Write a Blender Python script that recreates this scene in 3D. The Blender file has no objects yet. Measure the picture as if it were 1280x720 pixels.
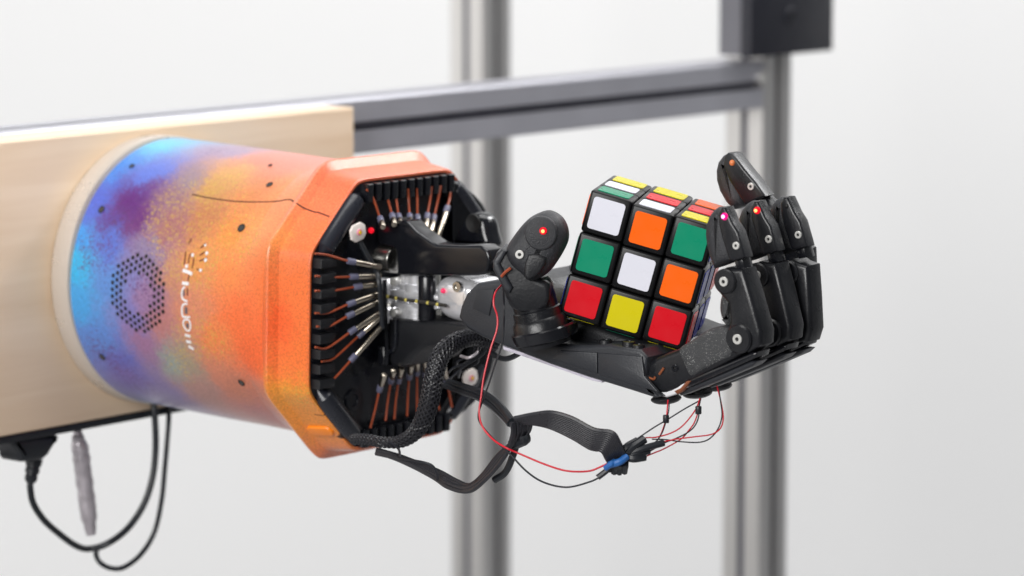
import bpy, bmesh, math, random
import numpy as np
from mathutils import Vector, Matrix, Quaternion, noise
random.seed(7)
sc = bpy.context.scene
COL = sc.collection
# ------------------------------------------------------------------ camera
FPX = 4400.0
TH = math.radians(7.9)
FWD = Vector((0, math.cos(TH), -math.sin(TH)))
UP = Vector((0, math.sin(TH), math.cos(TH)))
RT = Vector((1, 0, 0))
CAM = Vector((0, 0, 1.10)) - FWD * 1.54
cd = bpy.data.cameras.new('camera')
cam = bpy.data.objects.new('camera', cd)
COL.objects.link(cam)
cam.location = CAM
cam.rotation_euler = (math.pi / 2 - TH, 0, 0)
cd.sensor_width = 36
cd.lens = FPX / 1280 * 36
cd.clip_start = 0.05
cd.clip_end = 50
cd.dof.use_dof = True
cd.dof.focus_distance = 1.535
cd.dof.aperture_fstop = 8.6
sc.camera = cam
# ------------------------------------------------------------------ light
w = bpy.data.worlds.new('World')
sc.world = w
w.use_nodes = True
w.node_tree.nodes['Background'].inputs[0].default_value = (0.93, 0.96, 1.0, 1)
w.node_tree.nodes['Background'].inputs[1].default_value = 0.14


def area(name, loc, target, sx, sy, energy, color=(1, 1, 1)):
    l = bpy.data.lights.new(name, 'AREA')
    l.shape = 'RECTANGLE'
    l.size, l.size_y, l.energy, l.color = sx, sy, energy, color
    o = bpy.data.objects.new(name, l)
    COL.objects.link(o)
    o.location = loc
    o.rotation_euler = (Vector(target) - Vector(loc)).to_track_quat('-Z', 'Y').to_euler()
    return o


area('softbox_lamp', (-1.15, -2.15, 1.85), (-0.05, 0.1, 1.1), 1.6, 1.1, 63, (1.0, 0.99, 0.975))
area('side_fill_lamp', (-2.7, 0.1, 1.35), (0.3, 0.6, 1.15), 1.8, 1.8, 14, (1.0, 0.98, 0.95))  # added lamp, gives the posts' left faces something bright to reflect
area('overhead_lamp', (0.1, -0.2, 2.75), (0.05, 0.2, 0), 1.6, 0.6, 14, (1.0, 0.99, 0.97))
area('overhead_lamp', (1.35, 0.6, 2.95), (1.25, 1.9, 1.25), 3.8, 0.5, 54, (1.0, 1.0, 1.0))  # added lamp aimed at the back wall to brighten it
area('overhead_lamp', (0.93, 0.69, 2.05), (-0.065, 0.121, 1.145), 0.55, 0.42, 0.26, (1.0, 1.0, 1.0)).data.spread = math.radians(17)  # added narrow lamp, only for the highlight on the collar ridge
sc.view_settings.view_transform = 'Standard'
sc.view_settings.look = 'None'
sc.view_settings.gamma = 1
sc.view_settings.exposure = 0.0


# ------------------------------------------------------------------ maths helpers


def P(x, y, d):
    return CAM + FWD * d + RT * ((x - 640) / FPX * d) + UP * ((360 - y) / FPX * d)


def ray(x, y):
    return FWD + RT * ((x - 640) / FPX) + UP * ((360 - y) / FPX)


def on_plane(x, y, p0, n):
    r = ray(x, y)
    return CAM + r * ((p0 - CAM).dot(n) / r.dot(n))


def proj(p):
    q = p - CAM
    d = q.dot(FWD)
    return 640 + q.dot(RT) / d * FPX, 360 - q.dot(UP) / d * FPX


def depth(p):
    return (p - CAM).dot(FWD)


def frame(n):
    n = n.normalized()
    u = n.cross(Vector((0, 0, 1)))
    if u.length < 1e-4:
        u = n.cross(Vector((1, 0, 0)))
    u.normalize()
    return u, n.cross(u).normalized()


def spline(pts, k=6, closed=False):
    pts = [Vector(p) for p in pts]
    n = len(pts)
    out = []
    rng = n if closed else n - 1
    for i in range(rng):
        if closed:
            a, b, c, d = pts[i - 1], pts[i], pts[(i + 1) % n], pts[(i + 2) % n]
        else:
            b, c = pts[i], pts[i + 1]
            a = pts[i - 1] if i else b * 2 - c
            d = pts[i + 2] if i + 2 < n else c * 2 - b
        for j in range(k):
            t = j / k
            out.append(0.5 * ((2 * b) + (c - a) * t + (2 * a - 5 * b + 4 * c - d) * t * t + (3 * b - a - 3 * c + d) * t ** 3))
    if not closed:
        out.append(pts[-1])
    return out


class MB:
    """collects shapes into one mesh, each with a material slot index"""

    def __init__(self):
        self.v, self.f, self.m = [], [], []

    def add(self, vs, fs, mi=0):
        o = len(self.v)
        self.v += [Vector(p) for p in vs]
        for f in fs:
            self.f.append([i + o for i in f])
            self.m.append(mi)
        return self

    def tube(self, pts, r, n=8, mi=0, caps=True, flat=None):
        pts = [Vector(p) for p in pts]
        m = len(pts)
        rs = r if isinstance(r, (list, tuple)) else [r] * m
        t0 = (pts[1] - pts[0]).normalized()
        u, v = frame(t0)
        vs, fs = [], []
        for i, p in enumerate(pts):
            t = (pts[min(i + 1, m - 1)] - pts[max(i - 1, 0)])
            t = t.normalized() if t.length > 1e-9 else t0
            q = t0.rotation_difference(t)
            u = q @ u
            u = (u - t * u.dot(t)).normalized()
            v = t.cross(u)
            t0 = t
            for j in range(n):
                a = 2 * math.pi * j / n
                vs.append(p + (u * math.cos(a) + v * math.sin(a)) * rs[i])
        for i in range(m - 1):
            for j in range(n):
                k = (j + 1) % n
                fs.append([i * n + j, i * n + k, (i + 1) * n + k, (i + 1) * n + j])
        if caps:
            fs.append(list(range(n))[::-1])
            fs.append([(m - 1) * n + j for j in range(n)])
        return self.add(vs, fs, mi)

    def lathe(self, p, n, prof, seg=28, mi=0, caps=True):
        """prof: list of (distance along n, radius)"""
        n = n.normalized()
        u, v = frame(n)
        vs, fs = [], []
        for h, r in prof:
            for j in range(seg):
                a = 2 * math.pi * j / seg
                vs.append(p + n * h + (u * math.cos(a) + v * math.sin(a)) * r)
        for i in range(len(prof) - 1):
            for j in range(seg):
                k = (j + 1) % seg
                fs.append([i * seg + j, i * seg + k, (i + 1) * seg + k, (i + 1) * seg + j])
        if caps:
            fs.append(list(range(seg))[::-1])
            fs.append([(len(prof) - 1) * seg + j for j in range(seg)])
        return self.add(vs, fs, mi)

    def cyl(self, p, n, r, h, seg=24, mi=0, bev=0.0):
        b = min(bev, r * .5, h * .45)
        if b > 0:
            prof = [(0, r - b), (b * .3, r - b * .3), (b, r), (h - b, r), (h - b * .3, r - b * .3), (h, r - b)]
        else:
            prof = [(0, r), (h, r)]
        return self.lathe(p, n, prof, seg, mi)

    def ball(self, c, rx, ry=None, rz=None, ax=None, n=16, mi=0):
        ry = ry or rx
        rz = rz or rx
        X, Y, Z = ax or (Vector((1, 0, 0)), Vector((0, 1, 0)), Vector((0, 0, 1)))
        vs, fs = [], []
        h = n // 2
        for i in range(h + 1):
            a = math.pi * (i / h) * .998 + .001 * math.pi
            for j in range(n):
                b = 2 * math.pi * j / n
                vs.append(c + X * rx * math.sin(a) * math.cos(b) + Y * ry * math.sin(a) * math.sin(b) + Z * rz * math.cos(a))
        for i in range(h):
            for j in range(n):
                k = (j + 1) % n
                fs.append([i * n + j, (i + 1) * n + j, (i + 1) * n + k, i * n + k])
        return self.add(vs, fs, mi)

    def rprism(self, outline, dirv, thick, rw=0.002, steps=3, mi=0, sm=0):
        """outline (world points in a plane) extruded along dirv, edges rounded by rw"""
        o = [Vector(p) for p in outline]
        d = dirv.normalized()
        if sm:
            o = spline(o, sm, True)
        n = len(o)
        nn = Vector((0, 0, 0))
        for i in range(n):
            nn += o[i].cross(o[(i + 1) % n])
        if nn.dot(d) < 0:
            o = o[::-1]
        rw = min(rw, thick * .499)
        ins = []
        for i in range(n):
            e0 = (o[i] - o[i - 1])
            e1 = (o[(i + 1) % n] - o[i])
            e0 = e0.normalized() if e0.length > 1e-9 else e1.normalized()
            e1 = e1.normalized() if e1.length > 1e-9 else e0
            n0, n1 = d.cross(e0), d.cross(e1)
            m = n0 + n1
            m = m.normalized() if m.length > 1e-6 else n0
            ins.append(m / max(0.6, m.dot(n0)))
        lay = []
        for k in range(steps + 1):
            a = math.pi / 2 * k / steps
            lay.append((rw * (1 - math.sin(a)), rw * (1 - math.cos(a))))
        full = [(a, b) for a, b in lay] + [(a, thick - b) for a, b in lay[::-1]]
        vs, fs = [], []
        for off, h in full:
            for i in range(n):
                vs.append(o[i] + ins[i] * off + d * h)
        for l in range(len(full) - 1):
            for i in range(n):
                k = (i + 1) % n
                fs.append([l * n + i, l * n + k, (l + 1) * n + k, (l + 1) * n + i])
        fs.append(list(range(n))[::-1])
        fs.append([(len(full) - 1) * n + i for i in range(n)])
        return self.add(vs, fs, mi)

    def box(self, c, X, Y, Z, sx, sy, sz, rw=0.001, mi=0):
        c, X, Y, Z = Vector(c), Vector(X), Vector(Y), Vector(Z)
        o = [c - Z * sz / 2 + X * sx / 2 * a + Y * sy / 2 * b for a, b in ((-1, -1), (1, -1), (1, 1), (-1, 1))]
        return self.rprism(o, Z, sz, rw, 2 if rw else 1, mi)

    def build(self, name, mats, parent=None, org=None, smooth=35):
        if parent is not None:
            org = ORG[parent.name]
        if org is None:
            lo = Vector([min(p[i] for p in self.v) for i in range(3)])
            hi = Vector([max(p[i] for p in self.v) for i in range(3)])
            org = Vector(((lo.x + hi.x) / 2, (lo.y + hi.y) / 2, lo.z))
        me = bpy.data.meshes.new(name)
        me.from_pydata([p - org for p in self.v], [], self.f)
        for m in (mats if isinstance(mats, (list, tuple)) else [mats]):
            me.materials.append(m)
        me.polygons.foreach_set('material_index', self.m)
        if smooth:
            me.polygons.foreach_set('use_smooth', [True] * len(me.polygons))
            me.update()
            me.set_sharp_from_angle(angle=math.radians(smooth))
        me.update()
        o = bpy.data.objects.new(name, me)
        COL.objects.link(o)
        if parent is not None:
            o.parent = parent
        else:
            o.location = org
        ORG[o.name] = org
        return o


ORG = {}


def tag(o, label, cat, group=None, kind=None):
    if label:
        o['label'] = label
    if cat:
        o['category'] = cat
    if group:
        o['group'] = group
    if kind:
        o['kind'] = kind
    return o


def thing(name, loc, label, cat, group=None):
    o = bpy.data.objects.new(name, None)
    o.empty_display_size = .02
    COL.objects.link(o)
    o.location = loc
    ORG[o.name] = Vector(loc)
    return tag(o, label, cat, group)


# ------------------------------------------------------------------ materials


def s2l(c):
    return tuple(((x / 255) / 12.92 if x / 255 <= .04045 else ((x / 255 + .055) / 1.055) ** 2.4) for x in c) + (1,)


def mat(name, rgb, rough=.5, metal=0, coat=0, spec=.5, var=.0, vscale=60, bump=0, bscale=400, rvar=.08, emit=None, estr=0, sub=0, trans=0, stretch=None):
    m = bpy.data.materials.new(name)
    m.use_nodes = True
    nt = m.node_tree
    b = nt.nodes['Principled BSDF']
    L = nt.links.new
    c = s2l(rgb)
    b.inputs['Base Color'].default_value = c
    b.inputs['Roughness'].default_value = rough
    b.inputs['Metallic'].default_value = metal
    b.inputs['Coat Weight'].default_value = coat
    b.inputs['Coat Roughness'].default_value = .12
    b.inputs['Specular IOR Level'].default_value = spec
    b.inputs['Transmission Weight'].default_value = trans
    if emit:
        b.inputs['Emission Color'].default_value = s2l(emit)
        b.inputs['Emission Strength'].default_value = estr
    tc = nt.nodes.new('ShaderNodeTexCoord')
    mp = nt.nodes.new('ShaderNodeMapping')
    L(tc.outputs['Object'], mp.inputs[0])
    if stretch:
        mp.inputs['Scale'].default_value = stretch
    n = nt.nodes.new('ShaderNodeTexNoise')
    n.inputs['Scale'].default_value = vscale
    n.inputs['Detail'].default_value = 6
    L(mp.outputs[0], n.inputs['Vector'])
    if rvar:
        r = nt.nodes.new('ShaderNodeMapRange')
        r.inputs[1].default_value, r.inputs[2].default_value = .3, .7
        r.inputs[3].default_value, r.inputs[4].default_value = max(0.02, rough - rvar), min(1, rough + rvar)
        L(n.outputs[0], r.inputs[0])
        L(r.outputs[0], b.inputs['Roughness'])
    if var:
        mx = nt.nodes.new('ShaderNodeMix')
        mx.data_type = 'RGBA'
        mx.inputs[6].default_value = tuple(x * (1 - var) for x in c[:3]) + (1,)
        mx.inputs[7].default_value = tuple(min(1, x * (1 + var)) for x in c[:3]) + (1,)
        L(n.outputs[0], mx.inputs[0])
        L(mx.outputs[2], b.inputs['Base Color'])
    if bump:
        n2 = nt.nodes.new('ShaderNodeTexNoise')
        n2.inputs['Scale'].default_value = bscale
        n2.inputs['Detail'].default_value = 4
        L(mp.outputs[0], n2.inputs['Vector'])
        bp = nt.nodes.new('ShaderNodeBump')
        bp.inputs['Strength'].default_value = bump
        bp.inputs['Distance'].default_value = .001
        L(n2.outputs[0], bp.inputs['Height'])
        L(bp.outputs[0], b.inputs['Normal'])
    return m


def speckle(m, rgb, scale, thr, amount=.5, rough=None):
    """scattered worn specks with a mask of their own"""
    nt = m.node_tree
    L = nt.links.new
    b = nt.nodes['Principled BSDF']
    tc = nt.nodes.new('ShaderNodeTexCoord')
    v = nt.nodes.new('ShaderNodeTexVoronoi')
    v.inputs['Scale'].default_value = scale
    L(tc.outputs['Object'], v.inputs['Vector'])
    nz = nt.nodes.new('ShaderNodeTexNoise')
    nz.inputs['Scale'].default_value = scale * .09
    L(tc.outputs['Object'], nz.inputs['Vector'])
    r = nt.nodes.new('ShaderNodeMapRange')
    r.inputs[1].default_value, r.inputs[2].default_value = .2, .8
    r.inputs[3].default_value, r.inputs[4].default_value = 0.0, thr * 1.4
    L(nz.outputs[0], r.inputs[0])
    lt = nt.nodes.new('ShaderNodeMath')
    lt.operation = 'LESS_THAN'
    L(v.outputs['Distance'], lt.inputs[0])
    L(r.outputs[0], lt.inputs[1])
    ml = nt.nodes.new('ShaderNodeMath')
    ml.operation = 'MULTIPLY'
    L(lt.outputs[0], ml.inputs[0])
    ml.inputs[1].default_value = amount
    mx = nt.nodes.new('ShaderNodeMix')
    mx.data_type = 'RGBA'
    src = b.inputs['Base Color']
    if src.is_linked:
        L(src.links[0].from_socket, mx.inputs[6])
    else:
        mx.inputs[6].default_value = src.default_value
    mx.inputs[7].default_value = s2l(rgb)
    L(ml.outputs[0], mx.inputs[0])
    L(mx.outputs[2], src)
    return m


M = {}
M['black'] = mat('black_plastic', (23, 24, 28), .34, var=.25, bump=.10, bscale=900, spec=.5)
speckle(M['black'], (150, 150, 155), 1400, .10, .5)
M['black_gloss'] = mat('black_gloss', (20, 21, 26), .2, spec=.6, rvar=.06)
M['black_matt'] = mat('black_matt', (22, 23, 27), .45, var=.3, bump=.2, bscale=1500)
M['palm'] = mat('palm_black', (43, 45, 50), .40, var=.2, bump=.15, bscale=1300)
speckle(M['palm'], (140, 140, 145), 1100, .10, .35)
M['plate'] = mat('plate_black', (15, 17, 24), .3, var=.2)
M['pad'] = mat('rubber_pad', (58, 59, 61), .62, var=.35, vscale=300, bump=.5, bscale=1700)
speckle(M['pad'], (205, 205, 202), 1700, .24, .75)
M['tip'] = mat('tip_rubber', (42, 43, 47), .5, var=.3, vscale=300, bump=.35, bscale=1900)
speckle(M['tip'], (190, 190, 195), 1500, .14, .6)
M['rail'] = mat('rail_black', (34, 36, 44), .28, var=.15)
M['chrome'] = mat('polished_aluminium', (246, 246, 250), .2, metal=.6, rvar=.1, vscale=200)
M['steel'] = mat('steel', (200, 198, 192), .25, metal=1, rvar=.1)
M['screw'] = mat('screw_steel', (215, 214, 210), .35, metal=.4)
M['dark'] = mat('dark_hole', (10, 10, 11), .6)
M['copper'] = mat('tendon_sheath', (150, 66, 36), .4, var=.3, vscale=300)
M['ferrule'] = mat('ferrule', (190, 180, 165), .26, metal=1)
M['sleeve'] = mat('ferrule_sleeve', (96, 96, 118), .4)
M['led_board'] = mat('led_board', (238, 228, 222), .4, var=.05)
M['yellow'] = mat('led_yellow', (235, 200, 40), .3)
M['red_glow'] = mat('red_glow', (120, 5, 15), .3, emit=(255, 10, 40), estr=.9)
M['red_core'] = mat('red_core', (255, 120, 80), .3, emit=(255, 150, 80), estr=3.0)
M['pink_core'] = mat('pink_core', (255, 160, 230), .3, emit=(255, 160, 245), estr=3.0)
M['pink_glow'] = mat('pink_glow', (150, 5, 80), .3, emit=(240, 10, 130), estr=.9)
M['amber'] = mat('amber_led', (220, 130, 80), .3)
M['white'] = mat('white_plastic', (232, 232, 235), .4)
M['clear_strip'] = mat('frosted_strip', (205, 200, 214), .3, var=.25, vscale=250)
M['red_wire'] = mat('red_wire', (205, 25, 45), .4)
M['black_wire'] = mat('black_wire', (22, 24, 32), .4)
M['cable'] = mat('cable_black', (30, 33, 38), .38)
M['braid'] = mat('braid_black', (34, 34, 39), .42)
M['ribbon'] = mat('ribbon_black', (40, 40, 45), .34, var=.2, vscale=300)
M['blue'] = mat('blue_shrink', (40, 100, 170), .4)
M['alu'] = mat('anodised_aluminium', (218, 216, 214), .38, metal=.92, rvar=.05, stretch=(1, 1, .02), vscale=90, var=.05)
M['alu_beam'] = mat('anodised_aluminium_beam', (190, 190, 198), .42, metal=.6, rvar=.05, vscale=40, var=.03)
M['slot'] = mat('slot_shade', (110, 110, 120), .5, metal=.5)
M['boxblack'] = mat('box_black', (34, 35, 44), .45, var=.1)
M['boxgrey'] = mat('box_grey', (108, 108, 114), .45)
M['acrylic'] = mat('frosted_acrylic', (228, 216, 204), .3, coat=.2, trans=.35)
M['braided_metal'] = mat('braided_metal', (205, 198, 203), .35, metal=.6, var=.4, vscale=180)

# birch plywood face
m = mat('birch_plywood', (226, 205, 178), .5, bump=.05, bscale=300)
nt = m.node_tree
L = nt.links.new
tc = nt.nodes.new('ShaderNodeTexCoord')
mp = nt.nodes.new('ShaderNodeMapping')
mp.inputs['Rotation'].default_value = (0, 0, math.radians(-50))
mp2 = nt.nodes.new('ShaderNodeMapping')
mp2.inputs['Scale'].default_value = (2.2, 14, 34)
L(tc.outputs['Object'], mp.inputs[0])
L(mp.outputs[0], mp2.inputs[0])
n1 = nt.nodes.new('ShaderNodeTexNoise')
n1.inputs['Scale'].default_value = 2.2
n1.inputs['Detail'].default_value = 8
n1.inputs['Distortion'].default_value = .6
L(mp2.outputs[0], n1.inputs['Vector'])
cr = nt.nodes.new('ShaderNodeValToRGB')
cr.color_ramp.elements[0].position = .3
cr.color_ramp.elements[0].color = s2l((230, 203, 172))
cr.color_ramp.elements[1].position = .68
cr.color_ramp.elements[1].color = s2l((243, 220, 192))
L(n1.outputs[0], cr.inputs[0])
L(cr.outputs[0], nt.nodes['Principled BSDF'].inputs['Base Color'])
M['wood'] = m
M['ply_edge'] = mat('plywood_edge', (234, 214, 204), .55, var=.12, stretch=(1, 1, 60), vscale=12)

# ------------------------------------------------------------------ setting
WD = 3.3
wy = CAM.y + WD
mb = MB().add([(-4, wy, 0), (2.6, wy, 0), (2.6, wy, 3.4), (-4, wy, 3.4)], [[0, 1, 2, 3]])
m = mat('wall_paint', (243, 243, 243), .8, bump=.05, bscale=300, var=.01, vscale=3)
tag(mb.build('wall', m, smooth=0), None, None, kind='structure')
mb = MB().add([(-4, -3, 0), (5, -3, 0), (5, wy, 0), (-4, wy, 0)], [[0, 1, 2, 3]])
m = mat('floor_concrete', (150, 150, 152), .6, var=.15, vscale=6)
tag(mb.build('floor', m, smooth=0), None, None, kind='structure')

# ------------------------------------------------------------------ forearm frame
Z = Vector((0, 0, 1))
AN = math.radians(40)
A = Vector((math.cos(AN), -math.sin(AN), 0))      # forearm axis, towards the hand
T = Vector((math.sin(AN), math.cos(AN), 0))       # along board and beam, away from camera
BASE = P(209, 338, 1.757)
LEN = .1
for _ in range(30):
    LEN += (503 - proj(BASE + A * LEN)[0]) / 2000 * .8
FRONT = BASE + A * LEN
PLATE = P(503, 386, depth(FRONT))
DROP = (PLATE - FRONT)                            # slight tilt of the axis
AX = (PLATE - BASE)
LEN = AX.length
AX.normalize()
PZ = T.cross(AX) * -1
if PZ.z < 0:
    PZ = -PZ
print('LEN', LEN, 'tilt', AX.z, 'plate depth', depth(PLATE))

# ------------------------------------------------------------------ board, beam, posts
BOARD_T = .024
BF = BASE - A * .0125       # board front plane point
tr = on_plane(443, 134, BF, A)
tl = on_plane(-140, 134, BF, A)
bl = on_plane(0, 547, BF, A)
t_right = (tr - BF).dot(T)
t_left = t_right - .62
z_top, z_bot = tr.z, bl.z
board = thing('plywood_board', BF + T * (t_left + t_right) / 2 + Z * (z_bot - BF.z), 'pale plywood board standing upright behind the painted robot forearm', 'board')


def at_board(t, z, a=0):
    return BF + T * t + A * a + Z * (z - BF.z)


mb = MB()
o = [at_board(t_left, z_bot), at_board(t_right, z_bot), at_board(t_right, z_top), at_board(t_left, z_top)]
mb.rprism([p - A * .0035 for p in o], A, .0035, .0015, 3)
mb.build('front_veneer', M['wood'], board)
for k in range(4):
    mb = MB()
    mb.rprism([p - A * (.0035 + .0051 * (k + 1)) for p in o], A, .0051, .0004 if k < 3 else .0015, 2)
    mb.build('ply', M['ply_edge'] if k % 2 else M['wood'], board)

BW = .030
zc = on_plane(445, 158.5, BF - A * BOARD_T, A).z


def extrusion(mb, p0, p1, X, Y, w, mi=0, ms=1):
    """T-slot bar from p0 to p1, faces +-X and +-Y, slots open in all four"""
    s, g, dp = w / 2, w * .085, w * .10
    prof = []
    for q in range(4):
        a = q * math.pi / 2
        dp = w * (.20 if q % 2 == 0 else .045)     # slots of two faces shaped shallow so they hold less shade
        c, sn = round(math.cos(a)), round(math.sin(a))
        for x, y in ((s, -s + .0012), (s, -g), (s - dp * .4, -g), (s - dp * .4, -g * 1.7), (s - dp, -g * 1.7), (s - dp, g * 1.7), (s - dp * .4, g * 1.7), (s - dp * .4, g), (s, g), (s, s - .0012)):
            prof.append((x * c - y * sn, x * sn + y * c))
    n = len(prof)
    vs = [p0 + X * x + Y * y for x, y in prof] + [p1 + X * x + Y * y for x, y in prof]
    for i in range(n):
        mb.add([], [])
    o = len(mb.v)
    mb.v += vs
    for i in range(n):
        k = (i + 1) % n
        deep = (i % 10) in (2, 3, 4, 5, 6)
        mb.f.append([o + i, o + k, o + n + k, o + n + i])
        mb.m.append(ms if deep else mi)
    mb.f.append([o + i for i in range(n)][::-1])
    mb.m.append(mi)
    mb.f.append([o + n + i for i in range(n)])
    mb.m.append(mi)
    return mb


BP = BF - A * BOARD_T                      # plane of the beam's front face
end = on_plane(955, 100, BP, A)
t_end = (end - BP).dot(T)
c0 = BP + T * (t_left - .05) + Z * (zc - BP.z) - A * BW / 2
c1 = BP + T * t_end + Z * (zc - BP.z) - A * BW / 2
mb = extrusion(MB(), c0, c1 - T * .0005, A, Z, BW)
tag(mb.build('aluminium_beam', [M['alu_beam'], M['slot']], smooth=0), 'horizontal grey aluminium beam running behind the plywood board to a post', 'beam')
pc = BP + T * (t_end + BW / 2) - A * BW / 2
mb = extrusion(MB(), Vector((pc.x, pc.y, 0.002)), Vector((pc.x, pc.y, 1.9)), A, T, BW)
tag(mb.build('aluminium_post', [M['alu'], M['slot']], smooth=0), 'upright aluminium post at the right that carries the black box', 'post')
e2 = P(604, 360, 2.40)
pc2 = e2 + T * BW / 2 - A * BW / 2
mb = extrusion(MB(), Vector((pc2.x, pc2.y, 0.002)), Vector((pc2.x, pc2.y, 1.9)), A, T, BW)
tag(mb.build('aluminium_post', [M['alu'], M['slot']], smooth=0), 'upright aluminium post further back, seen behind the wrist and passing behind the beam', 'post')
# small bright bracket screw where beam meets post
q = on_plane(951, 97, BP, A)
mb = MB().cyl(q, A, .0035, .003, 12)
tag(mb.build('joint_screw', M['screw']), 'small bright screw in the beam slot beside the right post', 'screw')

# black box on the post
bxp = BP + A * .014
x0 = on_plane(938, 73, bxp, A)
x1 = on_plane(1042, 73, bxp, A)
bw_ = (x1 - x0).dot(T)
bx = thing('sensor_box', x0 + T * bw_ / 2 - A * .01, 'black square box with one screw hole, mounted high on the right post', 'box')
cc = x0 + T * bw_ / 2 + Z * .04
MB().box(cc - A * .004, T, Z, A, bw_, .08, .008, .002).build('front_plate', M['boxblack'], bx)
MB().box(cc - A * .0166, T, Z, A, bw_ - .002, .078, .017, .001).build('body', M['boxgrey'], bx)
q = on_plane(988, 20, bxp, A)
mb = MB()
mb.lathe(q + A * .0002, A, [(0, .006), (.0008, .005), (.0009, .003), (-.003, .0026)], 20, caps=False)
mb.lathe(q - A * .001, A, [(0.0015, .0026), (.0016, .0001)], 20, mi=1, caps=False)
mb.build('screw_hole', [M['boxblack'], M['dark']], bx)

# ------------------------------------------------------------------ robot arm
arm = thing('robot_arm', BASE, 'black robotic hand on a spray painted orange and blue forearm', 'robot hand')
R0 = .0665
KS = depth(PLATE) / 1.63     # everything in mm was measured at 1.63 m


def oct_r(phi, w, f, p=46):
    c, s = abs(math.cos(phi)), abs(math.sin(phi))
    rs = [w / max(c, 1e-6), w / max(s, 1e-6), (w + f) / (c + s)]
    mn = min(rs)
    return mn * sum((mn / r) ** p for r in rs) ** (-1 / p)


# stations: (s from base, circle radius, octagon weight, octagon half width, flat)
mm = .001 * KS
ST = [(0, R0 - .0012, 0, .065, .03), (.0012, R0, 0, .065, .03), (LEN * .2, R0, 0, .065, .03), (LEN * .4, R0, 0, .065, .03), (LEN * .55, R0 - .0003, .02, .065, .03), (LEN - 42 * mm, R0 - .0005, .16, .0640, .030),
      (LEN - 27 * mm, R0 - .0008, .72, .0656, .0315), (LEN - 22.5 * mm, .0665, 1, .0690, .0335), (LEN - 20.4 * mm, .0668, 1, .0698, .0338), (LEN - 19.6 * mm, .0668, 1, .0694, .0337), (LEN - 16.6 * mm, .0668, 1, .0656, .0328), (LEN - .8 * mm, .0665, 1, .0634, .0322),
      (LEN, .0665, 1, .0627, .032), (LEN - .2 * mm, .06, 1, .0616, .0315), (LEN - 6 * mm, .06, 1, .0616, .0315)]


def sect(i, phi):
    s, r, k, w_, f = ST[i]
    return r * (1 - k) + oct_r(phi, w_ * KS, f * KS) * k


def shell_pt(s, phi):
    i = 0
    while i < 11 and ST[i + 1][0] < s:
        i += 1
    a = (s - ST[i][0]) / (ST[i + 1][0] - ST[i][0])
    a = max(0, min(1, a))
    r = sect(i, phi) * (1 - a) + sect(i + 1, phi) * a
    return BASE + AX * s + (T * math.cos(phi) + PZ * math.sin(phi)) * r


def shell_n(s, phi):
    e = 1e-3
    d1 = shell_pt(s + e, phi) - shell_pt(s - e, phi)
    d2 = shell_pt(s, phi + .02) - shell_pt(s, phi - .02)
    n = d1.cross(d2).normalized()
    rad = T * math.cos(phi) + PZ * math.sin(phi)
    return n if n.dot(rad) > 0 else -n


GRID = []
for i in range(0, 90):
    for j in range(0, 150):
        s, ph = LEN * i / 90, math.pi * .38 + math.pi * 1.2 * j / 150
        p = shell_pt(s, ph)
        GRID.append((proj(p), s, ph))


def on_shell(x, y):
    best = min(GRID, key=lambda g: (g[0][0] - x) ** 2 + (g[0][1] - y) ** 2)
    s, ph = best[1], best[2]
    for _ in range(12):
        x0, y0 = proj(shell_pt(s, ph))
        xs, ys = proj(shell_pt(s + 1e-4, ph))
        xp, yp = proj(shell_pt(s, ph + 1e-3))
        a, b, c, d = (xs - x0) / 1e-4, (xp - x0) / 1e-3, (ys - y0) / 1e-4, (yp - y0) / 1e-3
        det = a * d - b * c
        if abs(det) < 1e-3:
            break
        dx, dy = x - x0, y - y0
        s += max(-.004, min(.004, (d * dx - b * dy) / det)) * .7
        ph += max(-.05, min(.05, (-c * dx + a * dy) / det)) * .7
        s = max(0, min(LEN, s))
    return s, ph


# shell mesh
NPH = 400
rows = []
stations = []
for i in range(len(ST) - 1):
    sub = 26 if i in (1, 2, 3, 4, 5) else (12 if i in (6, 10) else 3 if i == 9 else 1)
    for j in range(sub):
        stations.append((i, j / sub))
stations.append((len(ST) - 2, 1.0))
mb = MB()
vs, fs = [], []
for i, a in stations:
    s = ST[i][0] * (1 - a) + ST[i + 1][0] * a
    for j in range(NPH):
        ph = 2 * math.pi * j / NPH
        r = sect(i, ph) * (1 - a) + sect(i + 1, ph) * a
        vs.append(BASE + AX * s + (T * math.cos(ph) + PZ * math.sin(ph)) * r)
for i in range(len(stations) - 1):
    for j in range(NPH):
        k = (j + 1) % NPH
        fs.append([i * NPH + j, i * NPH + k, (i + 1) * NPH + k, (i + 1) * NPH + j])
fs.append(list(range(NPH))[::-1])
mb.add(vs, fs)

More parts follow.
